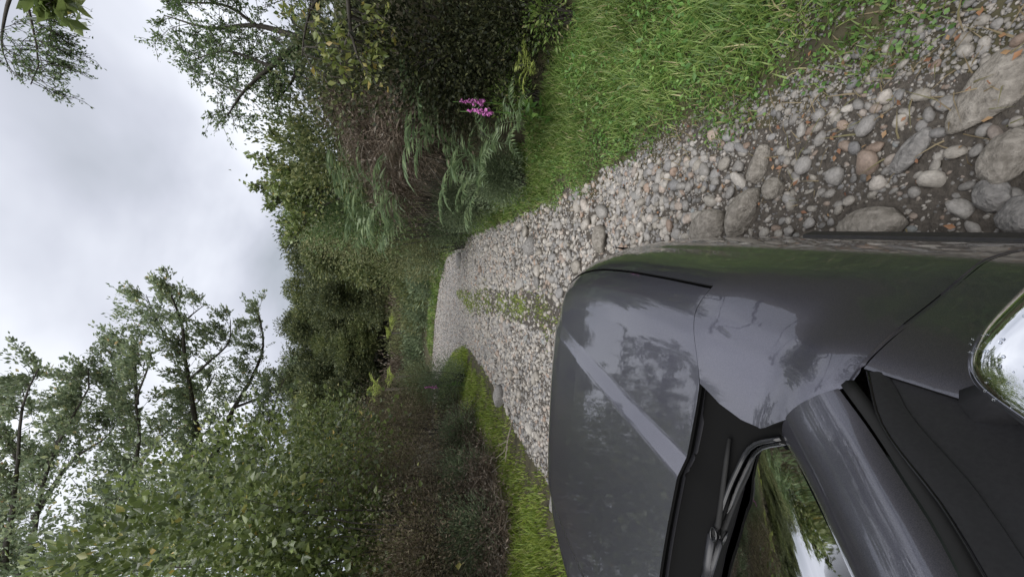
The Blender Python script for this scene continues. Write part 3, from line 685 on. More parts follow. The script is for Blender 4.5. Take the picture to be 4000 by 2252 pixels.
# wiper: arm, blade, clip and spindle
wp = MB(); wp.tube([atz(2760, 2290, 1.045), atz(2766, 2200, 1.045), atz(2782, 2085, 1.045)], [0.010, 0.011, 0.010], 6)
wiper = part('wiper', wp.me('wiper', m_cowl))
wb = MB(); wb.tube([atz(2782, 2085, 1.048), atz(2806, 2050, 1.046), atz(2818, 1960, 1.044), atz(2838, 1800, 1.04), atz(2850, 1710, 1.036)], [0.006, 0.007, 0.0065, 0.006, 0.004], 5); obj('wiper_blade', wb.me('wiper_blade', m_rubber), wiper)
wb = MB(); c0 = atz(2786, 2085, 1.056); th = np.linspace(0, 2 * math.pi, 17); wb.tube(np.stack([c0[0] + 0.016 * np.cos(th), c0[1] + 0.009 * np.sin(th), np.full(17, c0[2])], -1), 0.0025, 5, False); obj('wiper_clip', wb.me('wiper_clip', m_gloss), wiper)
# washer jet, a label and a painted reflection streak behind the glass
wb = MB(); wb.tube([atz(2978, 1635, 1.034), atz(2978, 1635, 1.042)], [0.006, 0.004], 8); part('cowl_stud', wb.me('cowl_stud', m_gloss))
def pale_card(nm, pts, z):
    q = MB(); P = np.array([atz(*p, z) for p in pts]); q.add(np.concatenate([P, P - (0, 0, 0.002)]), Q=[[0, 1, 2, 3], [7, 6, 5, 4], [0, 4, 5, 1], [1, 5, 6, 2], [2, 6, 7, 3], [3, 7, 4, 0]]); return part(nm, q.me(nm, m_pale_card, False))
pale_card('paper_label', [(2982, 2128), (3003, 2150), (2965, 2262), (2938, 2262)], 1.035)
pale_card('reflection_streak', [(3022, 1878), (3030, 1885), (2998, 2000), (2985, 1990)], 1.025)  # bright teal card standing in for a reflection on the windscreen
# door mirror with bright cap
def rbox(c, h, e, n=22, rz=0.0, taper=0.0):
    u = np.linspace(-math.pi / 2, math.pi / 2, n); v = np.linspace(-math.pi, math.pi, 2 * n)
    p = lambda w, k: np.sign(w) * np.abs(w) ** k
    U, W = np.meshgrid(u, v, indexing='ij')
    x = p(np.cos(U), e) * p(np.cos(W), e); y = p(np.cos(U), e) * p(np.sin(W), e); z = p(np.sin(U), e)
    G = np.stack([x * h[0], y * h[1], z * h[2]], -1)
    G[..., 1] *= 1 - taper * x
    cr, sr = math.cos(rz), math.sin(rz); G = G @ np.array([[cr, sr, 0], [-sr, cr, 0], [0, 0, 1]]); return G + np.asarray(c)
for sgn in (1, -1):
    mo = part('door_mirror', None)
    f = (lambda G: G) if sgn == 1 else (lambda G: mirror(G)[:, ::-1])
    C0 = np.array([-0.060, 0.185, 1.075])
    mb = MB(); mb.grid(f(rbox(C0 + (0, 0, -0.022), (0.136, 0.088, 0.068), 0.55, rz=-0.50))); obj('mirror_housing', mb.me('mirror_housing', m_black), mo)
    cap = rbox(C0 + (0, 0, 0.0), (0.138, 0.09, 0.078), 0.5, n=40, rz=-0.50)[24:]
    mb = MB(); mb.grid(f(cap)); co = obj('mirror_cap', mb.me('mirror_cap', m_chrome), mo)
    mb = MB(); mb.tube([f(np.array([[[-0.20, 0.33, 1.02]]]))[0, 0], f(np.array([[[-0.12, 0.25, 1.04]]]))[0, 0]], [0.03, 0.022], 8); obj('mirror_arm', mb.me('mirror_arm', m_black), mo)
    rngd = np.random.default_rng(4); mb = MB(); V, Fc = ico(1)
    zs = cap.reshape(-1, 3); zs = zs[zs[:, 2] > C0[2] + 0.062]
    for p in zs[rngd.integers(0, len(zs), 260)]:
        p = p + rngd.normal(0, 0.004, 3) * (1, 1, 0); s = rngd.uniform(0.0008, 0.0022); mb.add(V * (s, s, s * 0.5) + p, T=Fc)
    W = np.concatenate(mb.V); mb.V = [f(W[None])[0]] if sgn == 1 else [mirror(W)]
    o = obj('water_drops', mb.me('water_drops', glassmat('water_%d' % sgn, (0.9, 0.92, 0.95), 1.33)), mo); o['kind'] = 'stuff'

# ------------------------------------------------------------------ vegetation builders
def grow(mw, ml, limbs, rng, twigs=10, tl=0.9, sub=4, leaves=7, leaf=(0.08, 0.04), wind=(0, 0, 0), start=0.25, up=0.25, spread=0.9, twig_r=0.008, bare=0.0, k=6, droop=0.0, fold=0.25):
    """limbs: list of (points, r0, r1). wood goes to mw, leaves to ml"""
    LP, LD = [], []
    wind = np.asarray(wind, float)
    for pts, r0, r1 in limbs:
        n = max(6, 3 * len(pts)); P = spline(pts, n) if len(pts) > 2 else np.linspace(pts[0], pts[1], n)
        mw.tube(P, np.linspace(r0, r1, n), k, cap=False)
        ln = np.linalg.norm(np.diff(P, axis=0), axis=1).sum()
        nt_ = int(twigs * ln)
        for j in range(nt_):
            t = start + (1 - start) * (j + rng.uniform()) / max(nt_, 1); i = min(int(t * (n - 1)), n - 2)
            b = P[i] + (P[i + 1] - P[i]) * (t * (n - 1) - i); ax = unit(P[i + 1] - P[i])
            d = unit(ax * 0.6 + rng.normal(size=3) * spread + np.array([0, 0, up]) + wind)
            L_ = tl * rng.uniform(0.5, 1.2) * (1.15 - 0.6 * t)
            c = [b]
            for s in range(4):
                d = unit(d + rng.normal(size=3) * 0.22 + wind * 0.35 + np.array([0, 0, up * 0.3 - droop])); c.append(c[-1] + d * L_ / 4)
            c = np.array(c); mw.tube(c, np.linspace(min(twig_r, r1 * 1.2), 0.003, 5), 3, cap=False)
            if rng.uniform() < bare: continue
            for q in range(sub):
                f = rng.uniform(0.25, 1.0); i2 = min(int(f * 4), 3); sb = c[i2] + (c[i2 + 1] - c[i2]) * (f * 4 - i2)
                sdv = unit(unit(c[i2 + 1] - c[i2]) + rng.normal(size=3) * 0.6 + wind * 0.8); sl = L_ * rng.uniform(0.25, 0.5)
                e = sb + sdv * sl + np.array([0, 0, -droop * sl * 0.5]); mw.tube([sb, (sb + e) / 2 + rng.normal(size=3) * 0.02, e], [0.004, 0.003, 0.002], 3, cap=False)
                u = rng.uniform(0.15, 1.05, (leaves, 1)); LP.append(sb + (e - sb) * u + rng.normal(size=(leaves, 3)) * leaf[0] * 0.35)
                LD.append(sdv + wind * 1.2 + rng.normal(size=(leaves, 3)) * 0.7)
    if LP:
        LP = np.concatenate(LP); LD = np.concatenate(LD); s = rng.uniform(0.65, 1.25, len(LP))
        leaf_batch(ml, LP, LD, leaf[0] * s, leaf[1] * s, rng, fold)
def tree_obj(name, label, cat, base, mw, ml, wm, lm, group=None, crown='crown', trunk='trunk'):
    base = np.asarray(base, float); t = thing(name, label, cat, base, group)
    for nm, mb, mt in ((trunk, mw, wm), (crown, ml, lm)):
        if mb.n:
            mb.V = [np.concatenate(mb.V) - base]; obj(nm, mb.me(nm, mt), t)
    return t
def clumps(ml, mw, c, rad, rng, n=40, per=80, cr=0.3, leaf=(0.08, 0.045), base=None, shell=0.55, outward=0.6, stem_r=0.02, up=0.2, squash=1.0, stems=None, lump=0.25):
    """a crown of leaf clumps: stems run from the base to each clump centre"""
    c = np.asarray(c, float); rad = np.asarray(rad, float)
    d = unit(rng.normal(size=(n, 3))); r = rng.uniform(shell, 1.0, n) ** 0.7
    wv = 1 + lump * np.sin(d @ np.array([3.1, 1.7, 2.3]) + rng.uniform(0, 6)) * np.sin(d @ np.array([-2.2, 3.9, 1.1]) * 1.3 + rng.uniform(0, 6))
    C = c + d * rad * (r * wv)[:, None]
    if base is not None:
        for i in range(n if stems is None else min(n, stems)):
            m = base + (C[i] - base) * 0.5 + rng.normal(size=3) * rad * 0.12 + np.array([0, 0, 0.1 * rad[2]])
            P = spline([base + rng.normal(size=3) * (0.05, 0.05, 0), m, C[i]], 6); mw.tube(P, np.linspace(stem_r, stem_r * 0.2, 6), 4, cap=False)
    P, D = [], []
    for i in range(n):
        m = int(per * rng.uniform(0.6, 1.4)); g = np.clip(rng.normal(size=(m, 3)), -1.7, 1.7) * cr * rng.uniform(0.7, 1.3) * (1, 1, squash)
        P.append(C[i] + g); D.append(unit(g) * 0.7 + d[i] * outward + rng.normal(size=(m, 3)) * 0.5 + np.array([0, 0, up]))
    P = np.concatenate(P); D = np.concatenate(D); s = rng.uniform(0.6, 1.3, len(P))
    leaf_batch(ml, P, D, leaf[0] * s, leaf[1] * s, rng)
def bush(name, label, cat, x, y, rad, seed, lm, leaf, n=40, per=80, cr=0.25, cz=None, wm=m_bark, group=None, crown='foliage', z0=None, **kw):
    rng = np.random.default_rng(seed); b = np.array([x, y, (gz(x, y) if z0 is None else z0) - 0.03]); mw, ml = MB(), MB()
    c = b + np.array([0, 0, rad[2] * 0.9 if cz is None else cz]); clumps(ml, mw, c, rad, rng, n, per, cr, leaf, b, **kw)
    return tree_obj(name, label, cat, b, mw, ml, wm, lm, group, crown, 'stem')
def T(pts, Y):
    Y = Y if isinstance(Y, (list, tuple)) else [Y] * len(pts)
    return [aty(p[0], p[1], yy) for p, yy in zip(pts, Y)]

# fern fronds
def frond_mesh(name, mat, L_=0.9, w=0.25, n=17, arch=0.5, seed=0, tri=True):
    rng = np.random.default_rng(seed); t = np.linspace(0, 1, n)
    P = np.stack([np.zeros(n), L_ * (t - 0.12 * t ** 3), L_ * arch * (0.95 * t - 1.25 * t ** 2.2)], -1)
    mb = MB(); mb.tube(P, np.linspace(0.006, 0.0015, n), 3, cap=False)
    Pp, Dd, Ll = [], [], []
    for i in range(2, n):
        ax = unit(P[i] - P[i - 1]); f = t[i]; ln = w * (math.sin(math.pi * min(1, f * 0.92 + 0.06)) ** 0.75) * (1 - 0.35 * f) * rng.uniform(0.88, 1.05)
        for s in (-1, 1):
            Pp.append(P[i] + ax * (0.004 * s)); Dd.append(np.array([s, 0, -0.12]) + ax * 0.45 + rng.normal(size=3) * 0.07); Ll.append(ln)
    Pp, Dd, Ll = np.array(Pp), np.array(Dd), np.array(Ll)
    leaf_batch(mb, Pp, Dd, Ll, np.minimum(0.030, Ll * 0.17), rng, 0.12, 0.12, nrm=np.tile([0, -0.2, 1.0], (len(Pp), 1)))
    return mb.me(name, mat)
FR = {k: [frond_mesh('frond', m, seed=i, arch=a) for i, a in enumerate((0.35, 0.55, 0.75))] for k, m in (('g', m_fern), ('y', m_ferny), ('d', m_dead))}
def fern(name, label, x, y, size, n, seed, kind='g', tilt=(0.3, 0.9), az=None, z=None, trunk=0.0, group=None, cat='fern'):
    rng = np.random.default_rng(seed); b = (x, y, gz(x, y) if z is None else z); t = thing(name, label, cat, b, group)
    if trunk:
        q = MB(); q.tube([(0, 0, -0.1), (0.02, 0, trunk * 0.5), (0, 0, trunk + 0.02)], [0.09, 0.07, 0.08], 8); obj('trunk', q.me('trunk', m_bark), t)
    for i in range(n):
        a = 2 * math.pi * (i + rng.uniform(-0.3, 0.3)) / n if az is None else rng.uniform(*az)
        e = rng.uniform(*tilt); s = size * rng.uniform(0.75, 1.15)
        obj('frond', FR[kind][int(rng.integers(0, 3))], t, (0, 0, trunk), (e, rng.normal(0, 0.15), a), (s, s, s))
    return t
def tangle(name, label, cat, x, y, rad, n, seed, mat, L_=(0.3, 0.8), w=0.006, group=None, hang=0.5, z0=None, leafy=0, lsize=(0.05, 0.02), lmat=None):
    """heap of dry curved stems, with scraps of leaf"""
    rng = np.random.default_rng(seed); b = np.array([x, y, gz(x, y) if z0 is None else z0]); mb = MB()
    c = unit(rng.normal(size=(n, 3))) * (rng.uniform(0, 1, (n, 1)) ** 0.4) * rad; c[:, 2] = np.abs(c[:, 2])
    d = unit(rng.normal(size=(n, 3)) * (1, 1, 0.7) + (0, 0, 0.3)); ln = rng.uniform(*L_, (n, 1)); sd_ = unit(np.cross(d, rng.normal(size=(n, 3)))) * w * rng.uniform(0.5, 1.5, (n, 1))
    bend = rng.normal(size=(n, 3)) * 0.15 + (0, 0, -hang * 0.4)
    rows = []
    for t in (0, 0.35, 0.7, 1.0):
        p = c + d * ln * t + bend * ln * t * t; rows += [p - sd_ * (1 - 0.8 * t), p + sd_ * (1 - 0.8 * t)]
    V = np.stack(rows, 1).reshape(-1, 3); i = np.arange(n)[:, None] * 8
    mb.add(V, Q=np.concatenate([i + [0, 1, 3, 2], i + [2, 3, 5, 4], i + [4, 5, 7, 6]]))
    t = thing(name, label, cat, b, group); obj('dry_stems', mb.me('dry_stems', mat), t)
    if leafy:
        ml = MB(); k = rng.integers(0, n, leafy); u = rng.uniform(0.3, 1, (leafy, 1)); P = c[k] + d[k] * ln[k] * u + bend[k] * ln[k] * u * u
        s = rng.uniform(0.5, 1.3, leafy); leaf_batch(ml, P, d[k] + rng.normal(size=(leafy, 3)) * 0.8, lsize[0] * s, lsize[1] * s, rng); obj('leaves', ml.me('leaves', lmat or mat), t)
    return t

# ------------------------------------------------------------------ grass
def blades(mb, x, y, h, rng, w=0.006, lean=0.5, z=None):
    n = len(x); b = np.stack([x, y, terr(x, y) - 0.01], -1); a = rng.uniform(0, 2 * math.pi, n); d = np.stack([np.cos(a), np.sin(a), np.zeros(n)], -1)
    s = np.stack([-np.sin(a), np.cos(a), np.zeros(n)], -1) * (w * rng.uniform(0.6, 1.4, n))[:, None]
    h = h * rng.uniform(0.5, 1.3, n); le = (lean * rng.uniform(0.2, 1.6, n) * h)[:, None]; H = h[:, None] * np.array([0, 0, 1.0])
    m = b + H * 0.6 + d * le * 0.35; t = b + H * 0.9 + d * le
    V = np.stack([b - s, b + s, m - s * 0.8, m + s * 0.8, t], 1).reshape(-1, 3); i = np.arange(n)[:, None] * 5
    mb.add(V, T=i + [2, 3, 4], Q=i + [0, 1, 3, 2])
def verge(n, y0, y1, side, wmax, rng, p=1.0):
    y = y0 + (y1 - y0) * rng.uniform(0, 1, n) ** p
    u = rng.uniform(0, 1, n)
    x = xr(y) + u * wmax(y) + 0.06 * np.sin(y * 9) if side > 0 else xl(y) - u * wmax(y) + 0.06 * np.sin(y * 8)
    return x, y, u
def patchy(x, y, u, rng, thr=0.18):
    e = u + 0.12 * wob(x, y, 3.0) + 0.06 * wob(x, y, 9.0); return e > thr * rng.uniform(0.2, 1.5, len(x))
def make_grass():
    rng = np.random.default_rng(77)
    wr = lambda y: np.interp(y, [0, 3.7, 4.5, 4.9, 7.2, 10, 14, 30], [2.1, 1.75, 1.45, 1.05, 0.8, 0.65, 0.6, 0.8])
    mb = MB()
    x, y, u = verge(52000, 0.55, 5.2, 1, wr, rng, 1.25); k = patchy(x, y, u, rng); x, y, u = x[k], y[k], u[k]
    hh = 0.045 + 0.085 * ss(u / 0.5) + 0.05 * wob(x, y, 2.2) * ss(u / 0.3); blades(mb, x, y, np.clip(hh, 0.03, 1), rng, 0.0035, 0.8)
    x, y, u = verge(20000, 5.0, 16, 1, wr, rng, 1.3); k = patchy(x, y, u, rng); blades(mb, x[k], y[k], 0.05 + 0.10 * ss(u[k] / 0.5), rng, 0.007, 0.7)
    x, y, u = verge(6000, 16, 31, 1, lambda q: np.full_like(q, 1.6), rng); blades(mb, x, y, 0.22, rng, 0.02, 0.6)
    tag(obj('verge_grass', mb.me('verge_grass', m_grass)), 'bright green grass on the verge between the gravel and the fern bank', 'grass', kind='stuff')
    mb = MB()                                                   # clover and small herbs low in the grass
    x, y, u = verge(15000, 0.55, 4.6, 1, wr, rng, 1.2); k = patchy(x, y, u, rng, 0.1); x, y, u = x[k], y[k], u[k]
    P = np.stack([x, y, terr(x, y) + rng.uniform(0.01, 0.09, len(x)) * (0.3 + u)], -1)
    D = rng.normal(size=(len(x), 3)) * (1, 1, 0.4); s = rng.uniform(0.012, 0.03, len(x)); leaf_batch(mb, P, D, s, s * 0.75, rng, 0.1, nrm=np.tile([0, 0, 1.0], (len(x), 1)))
    x, y, u = verge(9000, 0.6, 6.5, 1, wr, rng, 1.2); k = patchy(x, y, u, rng, 0.2) & (wob(x, y, 1.9) > -0.1); x, y, u = x[k], y[k], u[k]
    P = np.stack([x, y, terr(x, y) + rng.uniform(0.02, 0.13, len(x)) * ss(u / 0.5)], -1); s = rng.uniform(0.025, 0.06, len(x)); leaf_batch(mb, P, rng.normal(size=(len(x), 3)) * (1, 1, 0.5), s, s * 0.5, rng, 0.15, nrm=np.tile([0, 0, 1.0], (len(x), 1)))
    tag(obj('clover', mb.me('clover', m_herb)), 'small clover and herb leaves low in the green verge grass', 'clover', kind='stuff')
    mb = MB()
    wl = lambda y: np.interp(y, [0, 5, 12, 18, 25], [2.6, 2.6, 2.6, 2.4, 2.2])
    x, y, u = verge(34000, 2.5, 12, -1, wl, rng, 1.1); k = patchy(x, y, u, rng); blades(mb, x[k], y[k], 0.05 + 0.12 * ss(u[k] / 0.6), rng, 0.007, 0.7)
    x, y, u = verge(12000, 12, 26, -1, wl, rng); blades(mb, x, y, 0.16, rng, 0.014, 0.6)
    tag(obj('verge_grass', mb.me('verge_grass', m_grassL)), 'yellow green grass on the verge across the track, below the brown scrub', 'grass', kind='stuff')
    mb = MB()
    s = np.array(STRIP); y = rng.uniform(4.2, 15, 9000); c = np.interp(y, s[:, 0], s[:, 1]); w = np.interp(y, s[:, 0], s[:, 2]); x = c + rng.normal(size=9000) * w * 0.55
    k = rng.uniform(0, 1, 9000) < np.clip(0.35 + 0.9 * wob(x, y, 2.0) + 0.35 * (y > 8.5), 0.06, 1)
    blades(mb, x[k], y[k], 0.05, rng, 0.006, 1.0)
    tag(obj('strip_grass', mb.me('strip_grass', m_grassL)), 'thin patchy grass strip growing along the middle of the gravel track', 'grass', kind='stuff')
    mb = MB()                                                   # dry straw and leaf litter
    n = 800; y = 0.6 + 6 * rng.uniform(0, 1, n) ** 1.5; x = xr(y) + rng.normal(size=n) * 0.22 + 0.05; blades(mb, x, y, 0.05, rng, 0.003, 2.2)
    tag(obj('dry_straw', mb.me('dry_straw', m_straw)), 'dry straw blades lying where the green verge meets gravel', 'straw', kind='stuff')
    mb = MB(); n = 210; y = 0.6 + 3.4 * rng.uniform(0, 1, n) ** 1.3; x = xr(y) + rng.normal(size=n) * 0.2 - 0.05; k = x > 0.05; x, y = x[k], y[k]
    P = np.stack([x, y, terr(x, y) + 0.02], -1); s = rng.uniform(0.014, 0.032, len(x)); leaf_batch(mb, P, rng.normal(size=(len(x), 3)) * (1, 1, 0.2), s, s * 0.6, rng, 0.2, nrm=np.tile([0, 0, 1.0], (len(x), 1)))
    tag(obj('fallen_leaves', mb.me('fallen_leaves', m_litter)), 'fallen orange brown leaves scattered on the gravel beside the car', 'leaves', kind='stuff')
make_grass()

# ------------------------------------------------------------------ windblown trees on the far side of the track
WIND = (0.35, 0.0, 0.30)
def left_tree(label, Y, limbs, seed, base_x, twigs=9.0, tl=1.15, sub=7, leaves=10, r=0.11, bare=0.05, leaf=(0.10, 0.05)):
    rng = np.random.default_rng(seed); mw, ml = MB(), MB(); L3 = []
    by = Y + 0.5; base = np.array([base_x, by, gz(base_x, by)])
    for i, (pts, r0, r1) in enumerate(limbs):
        P = T(pts, [Y + 0.25 * k * (1 if i % 2 else -1) for k in range(len(pts))])
        if i == 0: P = [base, base * 0.4 + P[0] * 0.6 + np.array([-0.2, 0, 0])] + P; r0 = r0 * 1.3
        L3.append((np.array(P), r0, r1))
    grow(mw, ml, L3, rng, twigs, tl, sub, leaves, leaf, WIND, start=0.28, up=0.25, bare=bare)
    return tree_obj('windblown_tree', label, 'tree', base, mw, ml, m_bark, m_birch, 'windblown trees leaning over the track')
left_tree('windblown tree with two forked dark trunks, tallest against the sky', 14, [
    ([(830, 1900), (814, 1841), (776, 1703), (738, 1483), (721, 1386), (710, 1262), (676, 1172), (650, 1110)], 0.13, 0.02),
    ([(814, 1830), (860, 1720), (910, 1600), (979, 1483), (1027, 1359), (1007, 1207)], 0.10, 0.015),
    ([(745, 1476), (814, 1414), (896, 1331), (900, 1250)], 0.05, 0.01), ([(917, 1590), (1000, 1559), (1090, 1524)], 0.05, 0.01),
    ([(721, 1386), (640, 1300), (570, 1150)], 0.04, 0.008), ([(710, 1262), (760, 1220), (800, 1190)], 0.03, 0.008)], 1, -7.6)
left_tree('windblown tree with one sinuous trunk forking near its bare top', 12.5, [
    ([(440, 2050), (469, 1966), (524, 1828), (545, 1662), (531, 1572), (566, 1469), (590, 1400)], 0.10, 0.015),
    ([(535, 1580), (530, 1500), (520, 1390), (470, 1330)], 0.05, 0.01), ([(545, 1662), (480, 1560), (440, 1440)], 0.05, 0.01)], 2, -8.2)
left_tree('windblown tree with slanting trunk behind the two forked trunks', 16, [
    ([(530, 1900), (559, 1793), (628, 1703), (710, 1641), (786, 1552), (840, 1460)], 0.11, 0.015), ([(669, 1910), (731, 1779), (800, 1690), (880, 1640)], 0.08, 0.012)], 3, -10.5)
left_tree('low windblown tree with steep twin stems next to the evergreen hill', 15, [
    ([(900, 1960), (966, 1890), (1007, 1793), (1041, 1676), (1080, 1560), (1110, 1480)], 0.09, 0.012), ([(966, 1890), (1040, 1800), (1090, 1700), (1130, 1640)], 0.06, 0.012),
    ([(900, 1960), (880, 1830), (870, 1700)], 0.06, 0.012)], 4, -9.0, twigs=9)
left_tree('windblown tree with bare twig tips near the upper corner of sky', 13, [
    ([(90, 2200), (125, 2120), (158, 1924), (217, 1753), (309, 1582), (348, 1510), (345, 1440)], 0.11, 0.014), ([(217, 1753), (260, 1660), (300, 1640), (380, 1560)], 0.05, 0.01),
    ([(131, 2022), (295, 1786), (427, 1694), (470, 1600)], 0.07, 0.01)], 5, -10.5, twigs=9)
left_tree('windblown tree cut by the picture edge with thin bare crown', 11, [
    ([(20, 2200), (40, 2055), (70, 1800), (85, 1600), (110, 1520), (150, 1440)], 0.10, 0.012), ([(70, 1800), (10, 1650), (-40, 1560)], 0.05, 0.01)], 6, -9.5, twigs=9, bare=0.15)
# ------------------------------------------------------------------ broadleaf scrub below them
BL = (0.105, 0.07)
def px_bush(name, label, cat, ix, iy, dist, rpx, seed, lm, leaf, depth=0.8, **kw):
    """crown centre from a pixel, at a chosen distance; the stem foot follows on the ground below"""
    c = aty(ix, iy, dist) if dist > 0 else hit(ix, iy, -dist); z = np.linalg.norm(c - (0, 0, CZ)); r = (rpx[1] / F * z, min(rpx[0], rpx[1]) / F * z * depth, rpx[0] / F * z)
    g = gz(c[0], c[1]); return bush(name, label, cat, c[0], c[1], r, seed, lm, leaf, cz=max(c[2] - g, 0.2), **kw)
px_bush('broadleaf_shrub', 'large shrub with glossy round green leaves and a few yellow ones', 'shrub', 1080, 1950, 8.0, (420, 260), 31, m_broad, BL, n=95, per=62, cr=0.30, stems=5, group='broadleaf shrubs')
px_bush('broadleaf_shrub', 'broadleaf shrub at the picture edge with big pale leaves', 'shrub', 780, 2190, 6.2, (360, 200), 32, m_broad, (0.12, 0.08), n=70, per=50, cr=0.26, stems=5, group='broadleaf shrubs')
px_bush('broadleaf_shrub', 'lower broadleaf shrub in the picture corner above dry undergrowth', 'shrub', 1330, 2170, 6.6, (240, 190), 33, m_broad, (0.10, 0.065), n=55, per=50, cr=0.24, stems=5, group='broadleaf shrubs')
px_bush('broadleaf_shrub', 'yellow green broadleaf shrub with upright stems against the evergreen hill', 'shrub', 1290, 1750, 10.0, (200, 150), 34, m_broad, (0.10, 0.06), n=50, per=60, cr=0.3, stems=5, group='broadleaf shrubs')
px_bush('leafy_tree', 'dense dull green tree filling the corner behind the broadleaf shrubs', 'tree', 420, 2130, 10.5, (520, 240), 35, m_birch, (0.11, 0.06), n=120, per=70, cr=0.45, stems=5, crown='crown')
px_bush('leafy_tree', 'dull green tree beneath the forked windblown trunks', 'tree', 700, 1960, 12.5, (230, 130), 36, m_birch, (0.11, 0.06), n=60, per=60, cr=0.4, stems=5, crown='crown')
px_bush('broadleaf_shrub', 'broadleaf shrub below the lone tree trunks, in the middle of the scrub', 'shrub', 1130, 2150, 7.2, (260, 200), 37, m_broad, (0.10, 0.065), n=70, per=55, cr=0.28, stems=5, group='broadleaf shrubs')
# brown undergrowth along the far verge
UG = [('heap of dry brown bracken in the corner below the glossy broadleaf shrub', 1640, 2160, 6.3, (130, 150), 900),
      ('heap of dry brown twigs under the middle of the broadleaf scrub', 1600, 1960, 7.4, (150, 130), 900),
      ('reddish brown bracken heap between the evergreen hill and the verge grass', 1560, 1760, 9.6, (130, 130), 800),
      ('tall tan brown bracken beside the bright tree ferns', 1480, 1650, 12.5, (130, 110), 800),
      ('low brown scrub at the back of the far verge', 1700, 1850, 8.6, (90, 120), 600)]
for i, (lab, ix, iy, Y, rp, n) in enumerate(UG):
    c = aty(ix - 25, iy, Y - 0.6); dd = np.linalg.norm(c - (0, 0, CZ)); g = gz(c[0], c[1])
    tangle('bracken_heap', lab, 'bracken', c[0], c[1], np.array([rp[1], rp[1] * 0.7, rp[0] * 0.95]) / F * dd, int(n * 2.4), 50 + i, m_dead, (0.25, 0.7), 0.004, 'dry bracken heaps', z0=min(g, c[2] - 0.2), leafy=5200, lsize=(0.06, 0.02))
px_bush('scrub_bush', 'olive brown scrub bush filling the foot of the broadleaf shrubs', 'bush', 1480, 1900, 8.2, (170, 170), 41, m_brownscrub, (0.06, 0.02), n=70, per=110, cr=0.28, stems=5, group='scrub bushes')
px_bush('scrub_bush', 'dark scrub bush at the picture edge above the verge grass', 'bush', 1600, 2200, 6.0, (170, 130), 42, m_brownscrub, (0.055, 0.02), n=60, per=110, cr=0.24, stems=5, group='scrub bushes')
px_bush('scrub_bush', 'brownish scrub bush between gorse and reddish bracken', 'bush', 1560, 1640, 11.5, (120, 100), 43, m_brownscrub, (0.07, 0.02), n=50, per=110, cr=0.3, stems=10, group='scrub bushes')
for i, (lab, ix, iy, Y, rp) in enumerate([('brown dry scrub bush at the picture edge under the glossy shrub', 1680, 2170, 5.7, (110, 110)), ('brown dry scrub bush below the middle of the glossy shrub', 1650, 2010, 6.7, (120, 100)), ('brown dry scrub bush between the two gorse tufts of the far verge', 1640, 1850, 7.8, (120, 95)),
        ('reddish tan scrub bush beside the tall tan bracken', 1590, 1700, 9.4, (120, 90)), ('tan scrub bush behind the gorse of the grass mound', 1540, 1580, 12.0, (100, 80))]):
    px_bush('dry_scrub', lab, 'bush', ix, iy, Y, rp, 60 + i, m_dryscrub, (0.05, 0.016), n=60, per=120, cr=0.22, stems=6, group='dry scrub of the far verge')
GO = [('gorse_bush', 'dark green gorse bush on the grass mound beside the track', 1730, 1480, 11.5, (70, 70), 51), ('gorse_bush', 'loose brown green gorse bush standing tall behind the grass mound', 1660, 1500, 12.2, (90, 75), 52),
      ('gorse_bush', 'blue green gorse sprawling over the verge by the white stone', 1820, 1880, 7.2, (52, 75), 53), ('gorse_bush', 'blue green gorse at the picture edge on the far verge', 1850, 2080, 5.8, (46, 62), 54),
      ('gorse_bush', 'small gorse tuft between the two larger gorse bushes of the verge', 1800, 1720, 8.8, (50, 80), 55)]
for nm, lab, ix, iy, Y, rp, sd_ in GO:
    px_bush(nm, lab, 'gorse', ix, iy, Y, rp, sd_, m_gorse if sd_ != 52 else m_scrub, (0.07, 0.012), n=46, per=190, cr=0.2, stems=14, outward=1.0, up=0.5, group='gorse bushes on the far verge')

# ------------------------------------------------------------------ shrubs closing the end of the track
FARS = [(1700, 960, 21, 55, 60, m_gorse), (1655, 1010, 24, 60, 55, m_scrub), (1690, 1100, 26.5, 50, 55, m_gorse), (1640, 1120, 29, 70, 60, m_dark2), (1675, 1200, 30.5, 45, 50, m_gorse), (1620, 1230, 32, 60, 50, m_scrub),
        (1665, 1290, 32.5, 45, 50, m_gorse), (1655, 1380, 33.5, 45, 45, m_gorse), (1590, 1330, 35, 60, 60, m_scrub), (1560, 1050, 30, 80, 60, m_dark2), (1580, 1420, 34, 60, 50, m_dead), (1630, 1470, 33, 50, 45, m_gorse), (1540, 1180, 36, 60, 70, m_scrub), (1600, 1180, 33, 40, 35, m_dead)]
FL = ['blue green gorse bush at the near end of the bend', 'olive bush standing behind the first gorse of the bend', 'blue green gorse bush where the track begins to curve', 'tall dark olive bush behind the curve of the track', 'low blue green gorse in the middle of the bend', 'pale scrub bush in the middle of the row at the bend', 'rounded blue green gorse left of the middle of the bend', 'blue green gorse near where the track leaves view', 'pale scrub bush below the small tree ferns', 'dark olive bush nearest the fern bank at the end of the track', 'brown dead bush beside the bright tree ferns', 'gorse bush at the far side of the bend, behind the grass mound', 'wide olive scrub under the evergreen hill', 'brown dead bush among the green row at the bend']
for i, (ix, iy, Y, ry, rx, mt) in enumerate(FARS):
    px_bush('bend_bush', FL[i], 'bush', ix, iy, Y, (ry, rx), 200 + i, mt, (0.24, 0.075), n=44, per=60, cr=0.40, stems=8, outward=0.9, up=0.5, group='bushes along the bend')
TF = [(1500, 1520, 24, 1.6, 'bright tree fern with the largest crown behind the grass mound'), (1545, 1470, 27, 1.2, 'bright tree fern between the largest one and the bend'), (1555, 1250, 33, 1.3, 'small bright tree fern in the middle of the bend'), (1530, 1300, 34, 1.0, 'small bright tree fern just above the pale scrub'), (1470, 800, 13, 1.1, 'arching tree fern on the fern bank near the dark evergreens')]
